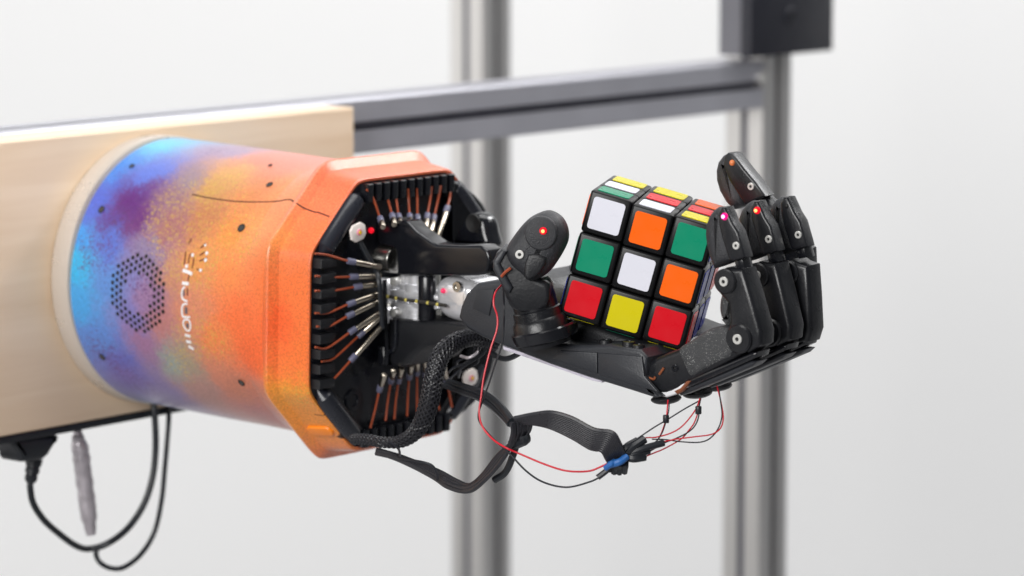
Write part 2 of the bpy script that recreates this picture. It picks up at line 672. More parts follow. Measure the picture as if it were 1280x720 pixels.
# sprayed paint: colours laid on the shell's own surface
SPRAY = [(95, 330, 9, (40, 180, 235)), (100, 300, 8, (55, 150, 230)), (100, 380, 9, (60, 160, 230)), (118, 250, 9, (75, 100, 205)), (150, 205, 9, (60, 135, 225)), (205, 178, 9, (70, 195, 240)), (250, 182, 8, (90, 185, 235)), (190, 215, 8, (95, 120, 215)),
         (165, 250, 10, (98, 38, 122)), (175, 272, 8, (105, 45, 120)), (140, 272, 8, (88, 60, 150)), (135, 300, 9, (80, 110, 205)), (120, 420, 10, (85, 135, 215)), (135, 350, 9, (85, 140, 215)), (145, 448, 9, (100, 105, 190)), (165, 345, 8, (125, 125, 190)), (185, 370, 9, (150, 115, 160)), (165, 395, 8, (125, 120, 190)), (185, 315, 8, (135, 120, 160)),
         (178, 425, 8, (155, 110, 150)), (205, 405, 8, (185, 120, 120)), (210, 285, 9, (165, 105, 110)), (215, 250, 8, (150, 110, 125)), (235, 225, 8, (150, 125, 140)), (215, 345, 8, (195, 130, 105)), (240, 390, 9, (215, 130, 90)), (215, 452, 8, (145, 155, 150)), (237, 455, 7, (160, 145, 125)), (250, 485, 9, (180, 130, 120)), (205, 490, 9, (125, 105, 160)), (165, 470, 8, (120, 100, 175)),
         (262, 235, 8, (205, 145, 75)), (290, 215, 9, (215, 150, 75)), (255, 270, 8, (195, 125, 85)), (250, 325, 8, (225, 140, 65)), (285, 300, 9, (238, 140, 62)), (300, 255, 8, (225, 135, 75)), (320, 285, 8, (238, 150, 85)), (285, 345, 8, (244, 130, 55)), (300, 400, 10, (250, 98, 45)), (270, 420, 9, (240, 115, 60)), (330, 365, 10, (250, 105, 45)), (320, 440, 10, (250, 92, 40)), (275, 465, 8, (215, 125, 85)), (300, 490, 9, (200, 120, 90)), (320, 512, 9, (185, 110, 105)),
         (330, 200, 9, (235, 118, 80)), (375, 200, 9, (240, 105, 80)), (285, 190, 7, (160, 130, 165)), (360, 240, 8, (240, 145, 85)), (345, 300, 8, (245, 140, 60)), (370, 300, 9, (250, 120, 60)), (375, 380, 10, (252, 105, 45)), (350, 400, 9, (250, 84, 30)), (380, 440, 10, (250, 105, 40)), (365, 500, 9, (240, 150, 40)), (385, 520, 9, (245, 145, 35)), (410, 545, 8, (240, 110, 40)), (345, 520, 8, (215, 125, 90)),
         (415, 262, 8, (248, 110, 70)), (440, 220, 9, (245, 100, 62)), (500, 208, 9, (246, 110, 75)), (530, 215, 9, (246, 105, 60)), (400, 290, 8, (250, 110, 60))]
SP = []
for x, y, r, c in SPRAY:
    s, ph = on_shell(x, y)
    if c[0] > 200:
        c = (c[0], min(255, c[1] + (16 if c[1] < 118 else 4)), min(255, c[2] + 12))
    c = tuple(k_ * .97 for k_ in c)
    SP.append((shell_pt(s, ph) - BASE, r * .001, s2l(c)))
# far side, out of sight from the front: the same drift from blue to orange
for ph in (-1.2, -.6, 0, .6):
    for fr, c in ((.05, (60, 160, 230)), (.3, (110, 90, 170)), (.55, (210, 140, 80)), (.8, (245, 115, 60)), (1, (248, 105, 55))):
        SP.append((shell_pt(LEN * fr, ph) - BASE, .016, s2l(c)))


def spray(pts):
    # each sample strays a little, as paint mist does
    n = len(pts)
    rs = np.random.RandomState(3)
    warp = np.array([noise.noise_vector(q * 55) * .0035 + noise.noise_vector(q * 170) * .0028 + noise.noise_vector(q * 420) * .0016 for q in pts])
    X = np.array(pts) + warp + rs.normal(0, .0015, (n, 3))
    tw = np.zeros(n)
    c = np.zeros((n, 3))
    for p, r, k in SP:
        d2 = ((X - np.array(p)) ** 2).sum(1) / (r * r)
        wt = 1 / (d2 + .16) ** 1.9
        tw += wt
        c += wt[:, None] * np.array(k[:3])
    c /= tw[:, None]
    return np.hstack([c, np.ones((n, 1))])


shell = mb.build('forearm_shell', [], arm, smooth=24)
ca = shell.data.color_attributes.new('paint', 'FLOAT_COLOR', 'POINT')
sa = shell.data.color_attributes.new('specks', 'FLOAT_COLOR', 'POINT')
YS = [(235, 245, 24), (262, 285, 24), (225, 300, 20), (235, 420, 14), (310, 300, 14), (285, 235, 14), (225, 460, 13), (250, 330, 14), (205, 270, 10), (270, 430, 14), (380, 500, 14)]
PS = [(110, 320, 16), (130, 440, 20), (150, 270, 14), (275, 188, 12), (190, 490, 15), (180, 350, 20)]
YP = [(shell_pt(*on_shell(x, y)) - BASE, r * .001) for x, y, r in YS]
PP = [(shell_pt(*on_shell(x, y)) - BASE, r * .001) for x, y, r in PS]
VP = [Vector(v.co) for v in shell.data.vertices]
XV = np.array(VP)


def dens(lst):
    return np.minimum(1, sum(np.exp(-((XV - np.array(p)) ** 2).sum(1) / (r * r)) for p, r in lst))


ca.data.foreach_set('color', spray(VP).ravel())
sa.data.foreach_set('color', np.stack([dens(YP), dens(PP), np.zeros(len(VP)), np.ones(len(VP))], 1).ravel())
m = mat('sprayed_paint', (240, 120, 60), .36, coat=.55, rvar=0)
nt = m.node_tree
L = nt.links.new
b = nt.nodes['Principled BSDF']
tc = nt.nodes.new('ShaderNodeTexCoord')


def N(t, **kw):
    n = nt.nodes.new(t)
    for k, v in kw.items():
        setattr(n, k, v)
    return n


at = N('ShaderNodeAttribute', attribute_name='paint')
sp = N('ShaderNodeAttribute', attribute_name='specks')
sep = N('ShaderNodeSeparateColor')
L(sp.outputs['Color'], sep.inputs[0])
cur = at.outputs['Color']
nz = N('ShaderNodeTexNoise')
nz.inputs['Scale'].default_value = 1100
nz.inputs['Detail'].default_value = 3
L(tc.outputs['Object'], nz.inputs['Vector'])
hs = N('ShaderNodeHueSaturation')
r = N('ShaderNodeMapRange')
r.inputs[1].default_value, r.inputs[2].default_value, r.inputs[3].default_value, r.inputs[4].default_value = .3, .7, .78, 1.2
L(nz.outputs[0], r.inputs[0])
L(r.outputs[0], hs.inputs['Value'])
L(cur, hs.inputs['Color'])
cur = hs.outputs[0]
for scale, chan, rgb, k, amt in ((520, 0, (205, 175, 75), .42, .5), (900, 0, (200, 160, 60), .5, .6), (700, 1, (92, 40, 110), .55, .8), (1300, 1, (70, 60, 110), .5, .75), (1500, 0, (225, 200, 110), .4, .6)):
    v = N('ShaderNodeTexVoronoi')
    v.inputs['Scale'].default_value = scale
    L(tc.outputs['Object'], v.inputs['Vector'])
    sc_ = N('ShaderNodeSeparateColor')
    L(v.outputs['Color'], sc_.inputs[0])
    # size of each dot: its own random number times the local density of the spatter
    mu = N('ShaderNodeMath', operation='MULTIPLY')
    L(sc_.outputs[0], mu.inputs[0])
    L(sep.outputs[chan], mu.inputs[1])
    mu2 = N('ShaderNodeMath', operation='MULTIPLY')
    L(mu.outputs[0], mu2.inputs[0])
    mu2.inputs[1].default_value = k
    lt = N('ShaderNodeMath', operation='LESS_THAN')
    L(v.outputs['Distance'], lt.inputs[0])
    L(mu2.outputs[0], lt.inputs[1])
    am = N('ShaderNodeMath', operation='MULTIPLY')
    L(lt.outputs[0], am.inputs[0])
    am.inputs[1].default_value = amt
    mx = N('ShaderNodeMix', data_type='RGBA')
    L(am.outputs[0], mx.inputs[0])
    L(cur, mx.inputs[6])
    mx.inputs[7].default_value = s2l(rgb)
    cur = mx.outputs[2]
L(cur, b.inputs['Base Color'])
bp = N('ShaderNodeBump')
bp.inputs['Strength'].default_value = .10
bp.inputs['Distance'].default_value = .0004
L(nz.outputs[0], bp.inputs['Height'])
L(bp.outputs[0], b.inputs['Normal'])
nz2 = N('ShaderNodeTexNoise')
nz2.inputs['Scale'].default_value = 1900
nz2.inputs['Detail'].default_value = 2
L(tc.outputs['Object'], nz2.inputs['Vector'])
bp2 = N('ShaderNodeBump')
bp2.inputs['Strength'].default_value = .35
bp2.inputs['Distance'].default_value = .0007
L(nz2.outputs[0], bp2.inputs['Height'])
L(bp2.outputs[0], b.inputs['Coat Normal'])
shell.data.materials.append(m)
M['paint'] = m

# spacer disc between board and shell
mb = MB()
mb.lathe(BASE - A * .0122, A, [(0, .0667), (.001, .0673), (.0105, .0673), (.0115, .0669), (.0119, .066)], 128)
mb.build('spacer_disc', M['acrylic'], arm)

# dark slots of the paint shell: seam, screws, grille, lettering


def surf(s, ph, off=.0003):
    return shell_pt(s, ph) + shell_n(s, ph) * off


def strip(mb, pix, wpx, off, mi=0, k=5, lens=None, taper=False):
    """a thin raised strip that follows the shell along a pixel path"""
    q = [Vector((*on_shell(v.x, v.y), 0)) for v in spline([Vector((x, y, 0)) for x, y in pix], k)]
    P3 = [surf(v.x, v.y, off) for v in q]
    NN = [shell_n(v.x, v.y) for v in q]
    W = wpx / 2 * depth(P3[0]) / FPX
    vs, fs = [], []
    n = len(P3)
    for i in range(n):
        t = (P3[min(i + 1, n - 1)] - P3[max(0, i - 1)]).normalized()
        sd = t.cross(NN[i]).normalized()
        ww = W
        vs += [P3[i] - sd * ww - NN[i] * (off + .0004), P3[i] - sd * ww, P3[i] + sd * ww, P3[i] + sd * ww - NN[i] * (off + .0004)]
    for i in range(n - 1):
        for j in range(3):
            fs.append([i * 4 + j, i * 4 + j + 1, i * 4 + 5 + j, i * 4 + 4 + j])
    fs += [[0, 1, 2, 3], [4 * n - 1, 4 * n - 2, 4 * n - 3, 4 * n - 4]]
    mb.add(vs, fs, mi)


mb = MB()
strip(mb, [(240, 243), (265, 248), (300, 252), (340, 252), (360, 249.5), (366, 251), (378, 259), (393, 265), (398, 265.5), (412, 271)], 1.7, .00008)
mb.build('seam', mat('seam_dark', (60, 28, 22), .7), shell)
mb = MB()
strip(mb, [(393, 518), (405, 519), (415, 517)], 1.2, .00008)
mb.build('seam', bpy.data.materials['seam_dark'], shell)
for x, y, r, tone in ((165, 208, 4, 0), (127, 262, 5.0, 0), (302, 285, 5.8, 0), (337, 231, 4.6, 0), (128, 446, 5.0, 0), (302, 478, 5.2, 0), (338, 207, 3, 0)):
    s, ph = on_shell(x, y)
    n = shell_n(s, ph)
    p = shell_pt(s, ph)
    rr = r * depth(p) / FPX
    mb = MB()
    mb.lathe(p - n * .0008, n, [(.0011, rr), (.00125, rr * .9), (.0009, rr * .72), (.0008, .0001)], 20, 0, caps=False)
    mb.lathe(p + n * .00015, n, [(0, rr * .8), (.0001, rr * .79)], 6, 1)
    mb.build('screw_recess', [M['dark'], mat('recess_grey', (66, 64, 62), .4)] if 'recess_grey' not in bpy.data.materials else [M['dark'], bpy.data.materials['recess_grey']], shell)
mb = MB()
s0, ph0 = on_shell(172, 367)
pitch = 8.7 * depth(shell_pt(s0, ph0)) / FPX
hr = pitch * .33
R_ = R0
for i in range(-8, 9):
    for j in range(-8, 9):
        u = (i + (j % 2) * .5) * pitch
        vv = j * pitch * .866
        rad = math.hypot(u, vv)
        if rad > pitch * 5.6 or rad < pitch * 2.75:
            continue
        # pattern turned 90 degrees: rows run round the forearm
        s = s0 + vv
        ph = ph0 + u / R_
        p, n = shell_pt(s, ph), shell_n(s, ph)
        mb.lathe(p + n * .00012, n, [(0, hr), (.0001, hr * .98), (.0001, .00005)], 8, 0, caps=False)
g = mb.build('grille', M['dark'], shell)
g['kind'] = 'stuff'
mbw, mbd = MB(), MB()


def c1(*p):
    return [(220 + x / 9.6, 295 + y / 9.6) for x, y in p]


def c2(*p):
    return [(220 + x / 9.6, 365 + y / 9.6) for x, y in p]


for pth in (c1((185, 30), (155, 95)), c1((360, 90), (295, 145)), c1((120, 190), (110, 270), (98, 345)), c1((190, 210), (165, 240), (150, 325)), c1((218, 262), (195, 390)), c1((350, 190), (285, 232)), c1((375, 262), (280, 302)), c1((160, 470), (145, 535)), c1((250, 395), (285, 415)), c1((140, 625), (137, 715))):
    strip(mbd, pth, 1.6, .00022)
for pth, wd in ((c1((360, 215), (385, 200)), 4.2), (c1((345, 300), (372, 278)), 4.0), (c1((285, 408), (312, 414)), 3.6), (c1((190, 235), (215, 225)), 4.2), (c1((115, 365), (145, 362)), 4.4), (c1((345, 120), (365, 104)), 3.0),
                (c1((85, 412), (140, 430), (195, 458)), 4.4), (c1((78, 565), (155, 574)), 4.2),
                (c1((110, 610), (82, 640), (72, 720)), 2.3), (c2((72, 0), (78, 70), (105, 98), (140, 110)), 2.6),
                (c2((140, 142), (95, 148), (75, 190), (82, 285), (120, 300), (172, 300)), 2.4), (c2((150, 330), (105, 335), (90, 375), (108, 430), (140, 462), (168, 455), (176, 400), (165, 350), (150, 334)), 2.2),
                (c2((112, 515), (175, 530)), 3.4), (c2((128, 590), (182, 602)), 3.6), (c2((155, 650), (215, 686)), 3.2)):
    strip(mbw, pth, wd, .0003)
for quad in (c2((122, 180), (125, 262)), c2((137, 378), (142, 430)), c1((98, 650), (97, 715)), c2((98, 0), (100, 50))):
    strip(mbd, quad, 4.2 if quad[0][1] > 380 else 2.0, .0002, 1)
mbw.build('lettering', M['white'], shell)['label'] = 'white stencilled lettering with a burst of rays running down the shell'
mbd.build('lettering_shadow', [mat('engraved_brown', (105, 52, 38), .6), M['slot']], shell)

# loop slot at the bottom corner of the collar
M_gl = mat('orange_gland', (252, 140, 30), .35, coat=.3)
for (x, y), ln, wd in (((401, 538), .0075, .0034), ((415, 551), .005, .0022)):
    s, ph = on_shell(x, y)
    p, n = shell_pt(s, ph), shell_n(s, ph)
    l = (AX - n * AX.dot(n)).normalized()
    q = n.cross(l)
    o = []
    for k in range(20):
        a = 2 * math.pi * k / 20
        o.append(p - n * .001 + l * (math.cos(a) * wd + (ln - wd) * (1 if math.cos(a) > 0 else -1)) + q * math.sin(a) * wd)
    MB().rprism(o, n, .0022, .0009, 3).build('cable_gland', M_gl, shell)
q = on_plane(427, 541, PLATE - AX * .001, AX)
mb = MB().cyl(q - AX * .0035, AX, .0026, .0050, 18, 0, .0006)
mb.lathe(q, AX, [(.0016, .0014), (.0017, .0001)], 6, 1)
mb.build('gland_screw', [mat('brown_screw', (60, 42, 30), .5), M['dark']], shell)

# ---- end plate
PF = PLATE - AX * .0004       # face of the plate


def pl(x, y, off=0.0):
    return on_plane(x, y, PF + AX * off, AX)


def pt(t, z, off=0.0):
    return PF + T * t + PZ * z + AX * off


PW, PFl = .0612 * KS, .0310 * KS
octo = [(PW, -PFl), (PW, PFl), (PFl, PW), (-PFl, PW), (-PW, PFl), (-PW, -PFl), (-PFl, -PW), (PFl, -PW)]
plate = MB().rprism([pt(t, z, -.006) for t, z in octo], AX, .006, .0006, 2).build('end_plate', M['plate'], arm)
cov = [(548, 223.5), (562, 226), (577, 236), (592, 252), (604, 276), (611, 306), (613.5, 345), (612, 400), (607, 448), (597, 480), (581, 503), (562, 518), (548, 521), (562, 500), (582, 476), (592, 440), (598, 385), (597, 330), (590, 290), (576, 262), (560, 243)]
MB().rprism([pl(*p, -.002) for p in cov], AX, .0065, .0022, 4, sm=2).build('end_cover', M['black_gloss'], plate)
# comb ribs along left, top and bottom flats
nr = 9
for k in range(nr):
    z = -PFl + (k + .5) * 2 * PFl / nr
    MB().box(pt(-PW + .0058, z, .0018), T, PZ, AX, .0105, 2 * PFl / nr * .62, .0075, .0008).build('rib', M['black_matt'], plate)
for sgn in (1, -1):
    for k in range(11):
        t = -PFl + (k + .5) * 2 * PFl / 11
        MB().box(pt(t, sgn * (PW - .0045), .0018), T, PZ, AX, 2 * PFl / 11 * .6, .0085, .0075, .0008).build('rib', M['black_gloss'], plate)
# rounded rails on the two near chamfers and far chamfers
for a_, b_ in (((-PW, PFl), (-PFl, PW)), ((-PFl, -PW), (-PW, -PFl)), ((PFl, PW), (PW, PFl)), ((PW, -PFl), (PFl, -PW))):
    a0, b0 = Vector((a_[0], a_[1], 0)) * .955, Vector((b_[0], b_[1], 0)) * .955
    mid = (a0 + b0) / 2 * 1.0
    path = [pt(*(a0.lerp(b0, .05 + .9 * k / 8) * (1 - .02 * (abs(k - 4) / 4) ** 4)).to_2d(), .0012 - .002 * (abs(k - 4) / 4) ** 6) for k in range(9)]
    MB().tube(path, [.0048 * (1 - .75 * (abs(k - 4) / 4) ** 9) for k in range(9)], 14).build('rail', M['rail'], plate)
    inn = [pt(*((a0.lerp(b0, k / 8)) * .93).to_2d(), .0006) for k in range(9)]
    MB().tube(inn, .0018, 8).build('rail_edge', M['black_matt'], plate)

# tendons
LEFT = [((394, 317), (410, 319), (434, 326), (476, 334)), ((394, 345), (415, 346.5), (437, 346), (476, 345)), ((394, 363.5), (415, 363.5), (442, 359), (476, 354.5)), ((394, 391.5), (410, 391), (434, 381), (476, 366)),
        ((396, 408), (410, 408.5), (433, 396), (476, 375.5)), ((394, 434), (409, 435), (436, 416.5), (476, 390)), ((402, 452), (418, 447.5), (447, 421), (476, 396)), ((408, 479), (418, 473), (437.5, 451.6), (479, 406))]
BOT = [((463, 535), (469, 512), (474, 489), (480.5, 468)), ((482, 526), (485, 500), (488.5, 478), (492, 464)), ((493, 524), (495, 500), (498, 478), (502, 460)), ((509, 520), (510, 495), (511.5, 473), (514, 456)), ((521.4, 516), (521.4, 490), (521.4, 468), (521.4, 450)),
       ((549, 512), (545, 490), (543, 470), (540, 450)), ((565, 509), (562, 493), (559, 479), (553, 455)), ((535, 514), (533, 492), (532, 470), (531, 450))]
TOP = [((458.5, 237), (466, 247), (475, 272), (479, 284)), ((482, 238), (485, 250), (490, 268), (493, 281)), ((494, 238), (495.5, 250), (498, 268.5), (501, 281)), ((510, 236), (510.8, 250), (512, 268.5), (513.5, 281)), ((521.7, 235), (521.7, 250), (521.7, 269.6), (523, 289)),
       ((539.4, 233), (538, 248), (534.6, 267.5), (531, 291)), ((551, 232), (548, 248), (543, 269.6), (537.5, 295)), ((564, 232), (562.5, 246), (559.6, 258), (548, 296))]
for grp in (LEFT, BOT, TOP):
    for a_, b_, c_, d_ in grp:
        path = spline([pl(*a_, .0045), pl(*b_, .005), pl(*c_, .0075), pl(*((c_[0] * .7 + d_[0] * .3), (c_[1] * .7 + d_[1] * .3)), .0095)], 5)
        o = MB().tube(path, .00058, 8).build('tendon', M['copper'], plate)
        f0, f1 = pl(*c_, .0075), pl(*d_, .0140)
        dr = (f1 - f0).normalized()
        mbf = MB().cyl(f0 + dr * .004, dr, .00135, (f1 - f0).length - .004, 12, 0, .0002)
        mbf.cyl(f0, dr, .00155, .0042, 12, 1, .0003)
        mbf.build('ferrule', [M['ferrule'], M['sleeve']], plate)
# LED boards on the plate
for (x, y, sz, lit) in ((445.5, 290, 10.5, 1), (586, 472, 10, 0)):
    c = pl(x, y, .006)
    k = sz * depth(c) / FPX
    X, Y = (T * .97 + PZ * .24).normalized(), (PZ * .97 - T * .24).normalized()
    oc = [(1, -.55), (1, .55), (.55, 1.05), (-.55, 1.05), (-1, .55), (-1, -.55), (-.55, -1.05), (.55, -1.05)]
    bd = MB().rprism([c + X * a * k * 1.25 + Y * b_ * k for a, b_ in oc], AX, .0016, .0003, 2).build('led_board', M['led_board'], plate)
    MB().lathe(c + AX * .0016, AX, [(0, k * .38), (.0007, k * .38), (.0007, .0001)], 20, caps=False).cyl(c + AX * .0018, AX, k * .24, .0009, 4, 1).build('led', [mat('led_pink', (228, 150, 170), .4), M['yellow']], plate)
    MB().cyl(c - AX * .006, AX, k * .5, .006, 12).build('led_post', M['black_matt'], plate)
MB().tube(spline([pl(450, 302, .006), pl(458, 318, .008), pl(468, 335, .011), pl(474, 352, .016), pl(476, 380, .016), pl(478, 410, .014)], 6), .0013, 10).build('led_lead', M['cable'], plate)
c = pl(464, 288, .0012)
MB().ball(c, .0014, n=12).build('red_led', M['red_glow'], plate)
# hex screw and details on plate
c = pl(440, 500, 0)
MB().lathe(c, AX, [(0, .0052), (.0012, .0050), (.0013, .003), (.0006, .0028), (.0005, .0001)], 20, caps=False).build('plate_screw', M['plate'], plate)

# ---- wrist: black brackets and bright joint
NS = PLATE - T * .019 + AX * 0     # near side plane of the wrist blocks


def ns(x, y, off=0.0):
    return on_plane(x, y, NS + T * off, T)


up_o = [ns(*p) for p in ((470, 278), (473, 276.3), (506, 276.3), (510, 278), (520, 289), (540, 303), (546, 306), (575, 307), (600, 307), (609, 313), (612, 322), (611, 335), (606, 343), (594, 345), (496, 343.5), (495, 314), (492, 310), (473, 306), (470, 302))]
wb = MB().rprism(up_o, T, .011, .0013, 4).build('wrist_bracket', M['black_gloss'], arm)
wb['label'] = 'upper black wrist bracket above the bright joint'
q = ns(521, 286, 0)
nrm = (ns(536, 301) - ns(510, 279)).normalized()
up_n = T.cross(nrm)
up_n = up_n if up_n.z > 0 else -up_n
MB().box(ns(515, 284, .009) + up_n * .0003, nrm, T, up_n, .014, .009, .002, .0008).build('slot', M['dark'], wb)
lo_o = [ns(*p) for p in ((484, 399), (575, 404), (590, 410), (575, 432), (553, 432), (532, 434), (520, 442), (509, 455), (500, 459.5), (490, 459), (485, 452))]
lb = MB().rprism(lo_o, T, .038, .0022, 4).build('wrist_bracket', M['black_matt'], arm)
lb['label'] = 'lower black wrist bracket under the bright joint'
MB().rprism([ns(*p, -.0018) for p in ((470, 432), (480, 432), (481, 458), (471, 459))], T, .02, .002, 3).build('foot', M['black_gloss'], lb)
MB().tube(spline([ns(481, 350, -.002), ns(482, 400, -.002), ns(484, 440, -.002), ns(483, 455, -.002)], 5), .0010, 10).build('post', M['black_gloss'], lb)
MB().tube(spline([ns(495, 399, -.0006), ns(495, 425, -.0006), ns(492, 437, -.0006), ns(485, 441, -.0006)], 5), .0012, 8).build('edge_trim', M['plate'], lb)
# bright aluminium
jc = ns(497, 343.5, .016)
jb = ns(497, 400, .016)
hj = (jc - jb).length
ch = MB()
ch.cyl(jb + Z * .001, Z, .0125, hj * .36, 36, 0, .0008)
ch.cyl(jb + Z * hj * .60, Z, .0125, hj * .40, 36, 0, .0008)
ch.cyl(jb, Z, .0105, hj, 32, 0, 0)
joint = ch.build('wrist_joint', M['chrome'], arm)
for fz in (.385, .565):
    MB().cyl(jb + Z * hj * fz, Z, .0138, .0012, 36, 0, .0003).build('washer', M['steel'], joint)
for x, rr in ((512, .0042), (522, .0052)):
    c = ns(x, 400, .010)
    MB().lathe(c, Z, [(0, rr), (hj * .22, rr), (hj * .23, rr * 1.25), (hj * .34, rr * 1.25), (hj * .35, rr * .8), (hj * .62, rr * .8), (hj * .63, rr * 1.2), (hj * .8, rr * 1.2), (hj * .81, rr), (hj, rr)], 24).build('spindle', M['chrome'], joint)
for x, y in ((492, 352), (492, 391), (526, 353), (527, 392)):
    MB().lathe(ns(x, y, .0028), -T, [(-.004, .0020), (.0006, .0020), (.0008, .0016), (.0008, .0010), (.0002, .0009), (.0002, .0001)], 16, caps=False).build('bolt', M['screw'], joint)
mb = MB()
mb.rprism([ns(*p, .004) for p in ((487, 362), (500, 362.5), (540, 367), (549, 371), (549, 376), (500, 373), (487, 372))], T, .024, .001, 3)
mb.rprism([ns(*p, .004) for p in ((487, 377), (545, 381), (549, 386), (540, 388), (500, 384), (487, 383))], T, .024, .001, 3)
mb.build('tongue', M['chrome'], joint)
MB().rprism([ns(*p, .012) for p in ((506, 345), (531, 345), (532, 399), (506, 399))], T, .012, .0015, 3).build('block', M['steel'], joint)
mb = MB()
mb.cyl(ns(534, 345, .004), -Z, .0042, .019, 20, 0, .0006)
mb.cyl(ns(534, 400, .004), Z, .0042, .006, 20, 0, .0006)
mb.build('hinge_pin', M['black_gloss'], joint)
mb = MB()
mb.rprism([ns(*p, .002) for p in ((541, 356), (548, 348), (560, 346), (574, 350), (586, 354), (594, 372), (588, 402), (572, 404), (553, 398), (543, 386), (540, 370))], T, .026, .006, 5, sm=4)
mb.build('clevis', M['chrome'], joint)
q = ns(572, 358.5, .0016)
MB().lathe(q, -T, [(0, .0026), (.0009, .0024), (.0009, .0014), (.0002, .0013), (.0002, .0001)], 16, caps=False).build('rivet', M['steel'], joint)
q = ns(554, 363.5, .0016)
MB().ball(q, .0012, n=12).build('red_led', mat('led_soft', (235, 50, 100), .3, emit=(255, 40, 90), estr=.35), joint)
q1 = [ns(462, 367, -.002), ns(476, 369, -.002), ns(488, 371, -.001), ns(505, 374.5, -.001), ns(525, 377, -.001), ns(545, 380, -.001), ns(558, 382, -.001)]
mb = MB().tube(spline(q1, 6), .0008, 8)
pts = spline(q1, 6)
for k in range(3, len(pts) - 2, 4):
    mb.ball(pts[k] - T * .0004, .0009, n=8, mi=1)
mb.build('tendon_cord', [mat('cord_black', (45, 42, 38), .6), mat('cord_yellow', (200, 185, 90), .5)], joint)
# steel ferrule stub behind the upper bracket
MB().cyl(ns(467, 321, .004), AX, .0062, .014, 20, 0, .0008).build('stub', M['steel'], joint)
# far glossy hook of the upper yoke
hk = [ns(*p, .045) for p in ((566, 310), (566, 296), (574, 280), (585, 268), (596, 267), (604, 275), (608, 292), (609, 312))]
MB().rprism(hk, T, .012, .004, 4, sm=3).build('far_yoke', M['black_gloss'], wb)
MB().lathe(ns(592, 279, .0446), -T, [(0, .0046), (.0008, .0042), (.0004, .003), (.0001, .0001)], 18, caps=False).build('bore', M['dark'], wb)

# ------------------------------------------------------------------ hand
HN = math.radians(35)
H = Vector((math.cos(HN), -math.sin(HN), 0))
RR = Vector((math.sin(HN), math.cos(HN), 0))      # across the palm, away from the camera
IDX = P(915, 390, 1.497)                           # centre plane of the nearest finger


def hp(x, y, off=0.0):
    """point on a plane parallel to the fingers, off metres behind the nearest finger's centre"""
    return on_plane(x, y, IDX + RR * off, RR)


pnear = -.010
palm_o = [hp(*p, pnear) for p in ((572, 397), (575, 383), (582, 367), (596, 354), (625, 350), (641, 360), (655, 388), (672, 418), (700, 430), (735, 432), (762, 430), (775, 433), (800, 437), (808, 447), (806, 470), (814, 486), (826, 496), (818, 498), (790, 489), (735, 472), (685, 455), (629, 433), (602, 422), (583, 411))]
palm = MB().rprism(palm_o, RR, .084, .0020, 4).build('palm', M['palm'], arm)
# heel shoulder and raised far edge
MB().rprism([hp(*p, .040) for p in ((612, 356), (640, 352), (690, 338), (715, 330), (760, 345), (760, 380), (680, 380), (620, 370))], RR, .03, .008, 5, sm=3).build('far_ridge', M['palm'], palm)
# seam panel lines: raised covers on the near side
MB().rprism([hp(*p, pnear - .0008) for p in ((596, 362), (618, 361), (611, 395), (590, 386))], RR, .002, .0006, 2).build('cover_panel', mat('panel_black', (38, 40, 45), .5), palm)
MB().rprism([hp(*p, pnear - .0010) for p in ((748, 441), (802, 446), (805, 470), (822, 490), (748, 468))], RR, .002, .0006, 2).build('cover_panel', M['palm'], palm)
MB().rprism([hp(*p, pnear - .0010) for p in ((700, 438), (746, 441), (746, 467), (690, 449))], RR, .002, .0006, 2).build('cover_panel', M['palm'], palm)
# translucent strip under the palm
MB().rprism([hp(*p, pnear + .003) for p in ((628, 432.5), (753, 473), (752, 478.5), (740, 476), (640, 441), (629, 437.5))], RR, .05, .0006, 2).build('light_strip', M['clear_strip'], palm)
# raised lugs under the cube
for x, y in ((786, 429), (798, 433), (757, 427)):
    MB().lathe(hp(x, y, -.006) - Z * .002, Z, [(0, .0030), (.0028, .0028), (.003, .0016), (.001, .0014), (.001, .0001)], 16, caps=False).build('lug', M['black'], palm)
MB().rprism([hp(*p, .002) for p in ((708, 408), (735, 402), (770, 416), (812, 432), (808, 450), (700, 440))], RR, .07, .004, 3).build('palm_cushion', M['black_matt'], palm)

SCR = {}


def screw(name, p, n, r, parent, m1='screw', m2='dark'):
    mb = MB()
    mb.lathe(p, n, [(0, r), (.0005, r), (.0007, r * .9), (.0007, r * .42), (.0001, r * .38)], 20, 0, caps=False)
    mb.lathe(p, n, [(.0002, r * .38), (.00021, r * .01)], 6, 1, caps=False)
    return mb.build(name, [M[m1], M[m2]], parent)


HW = .0069      # half width of a finger


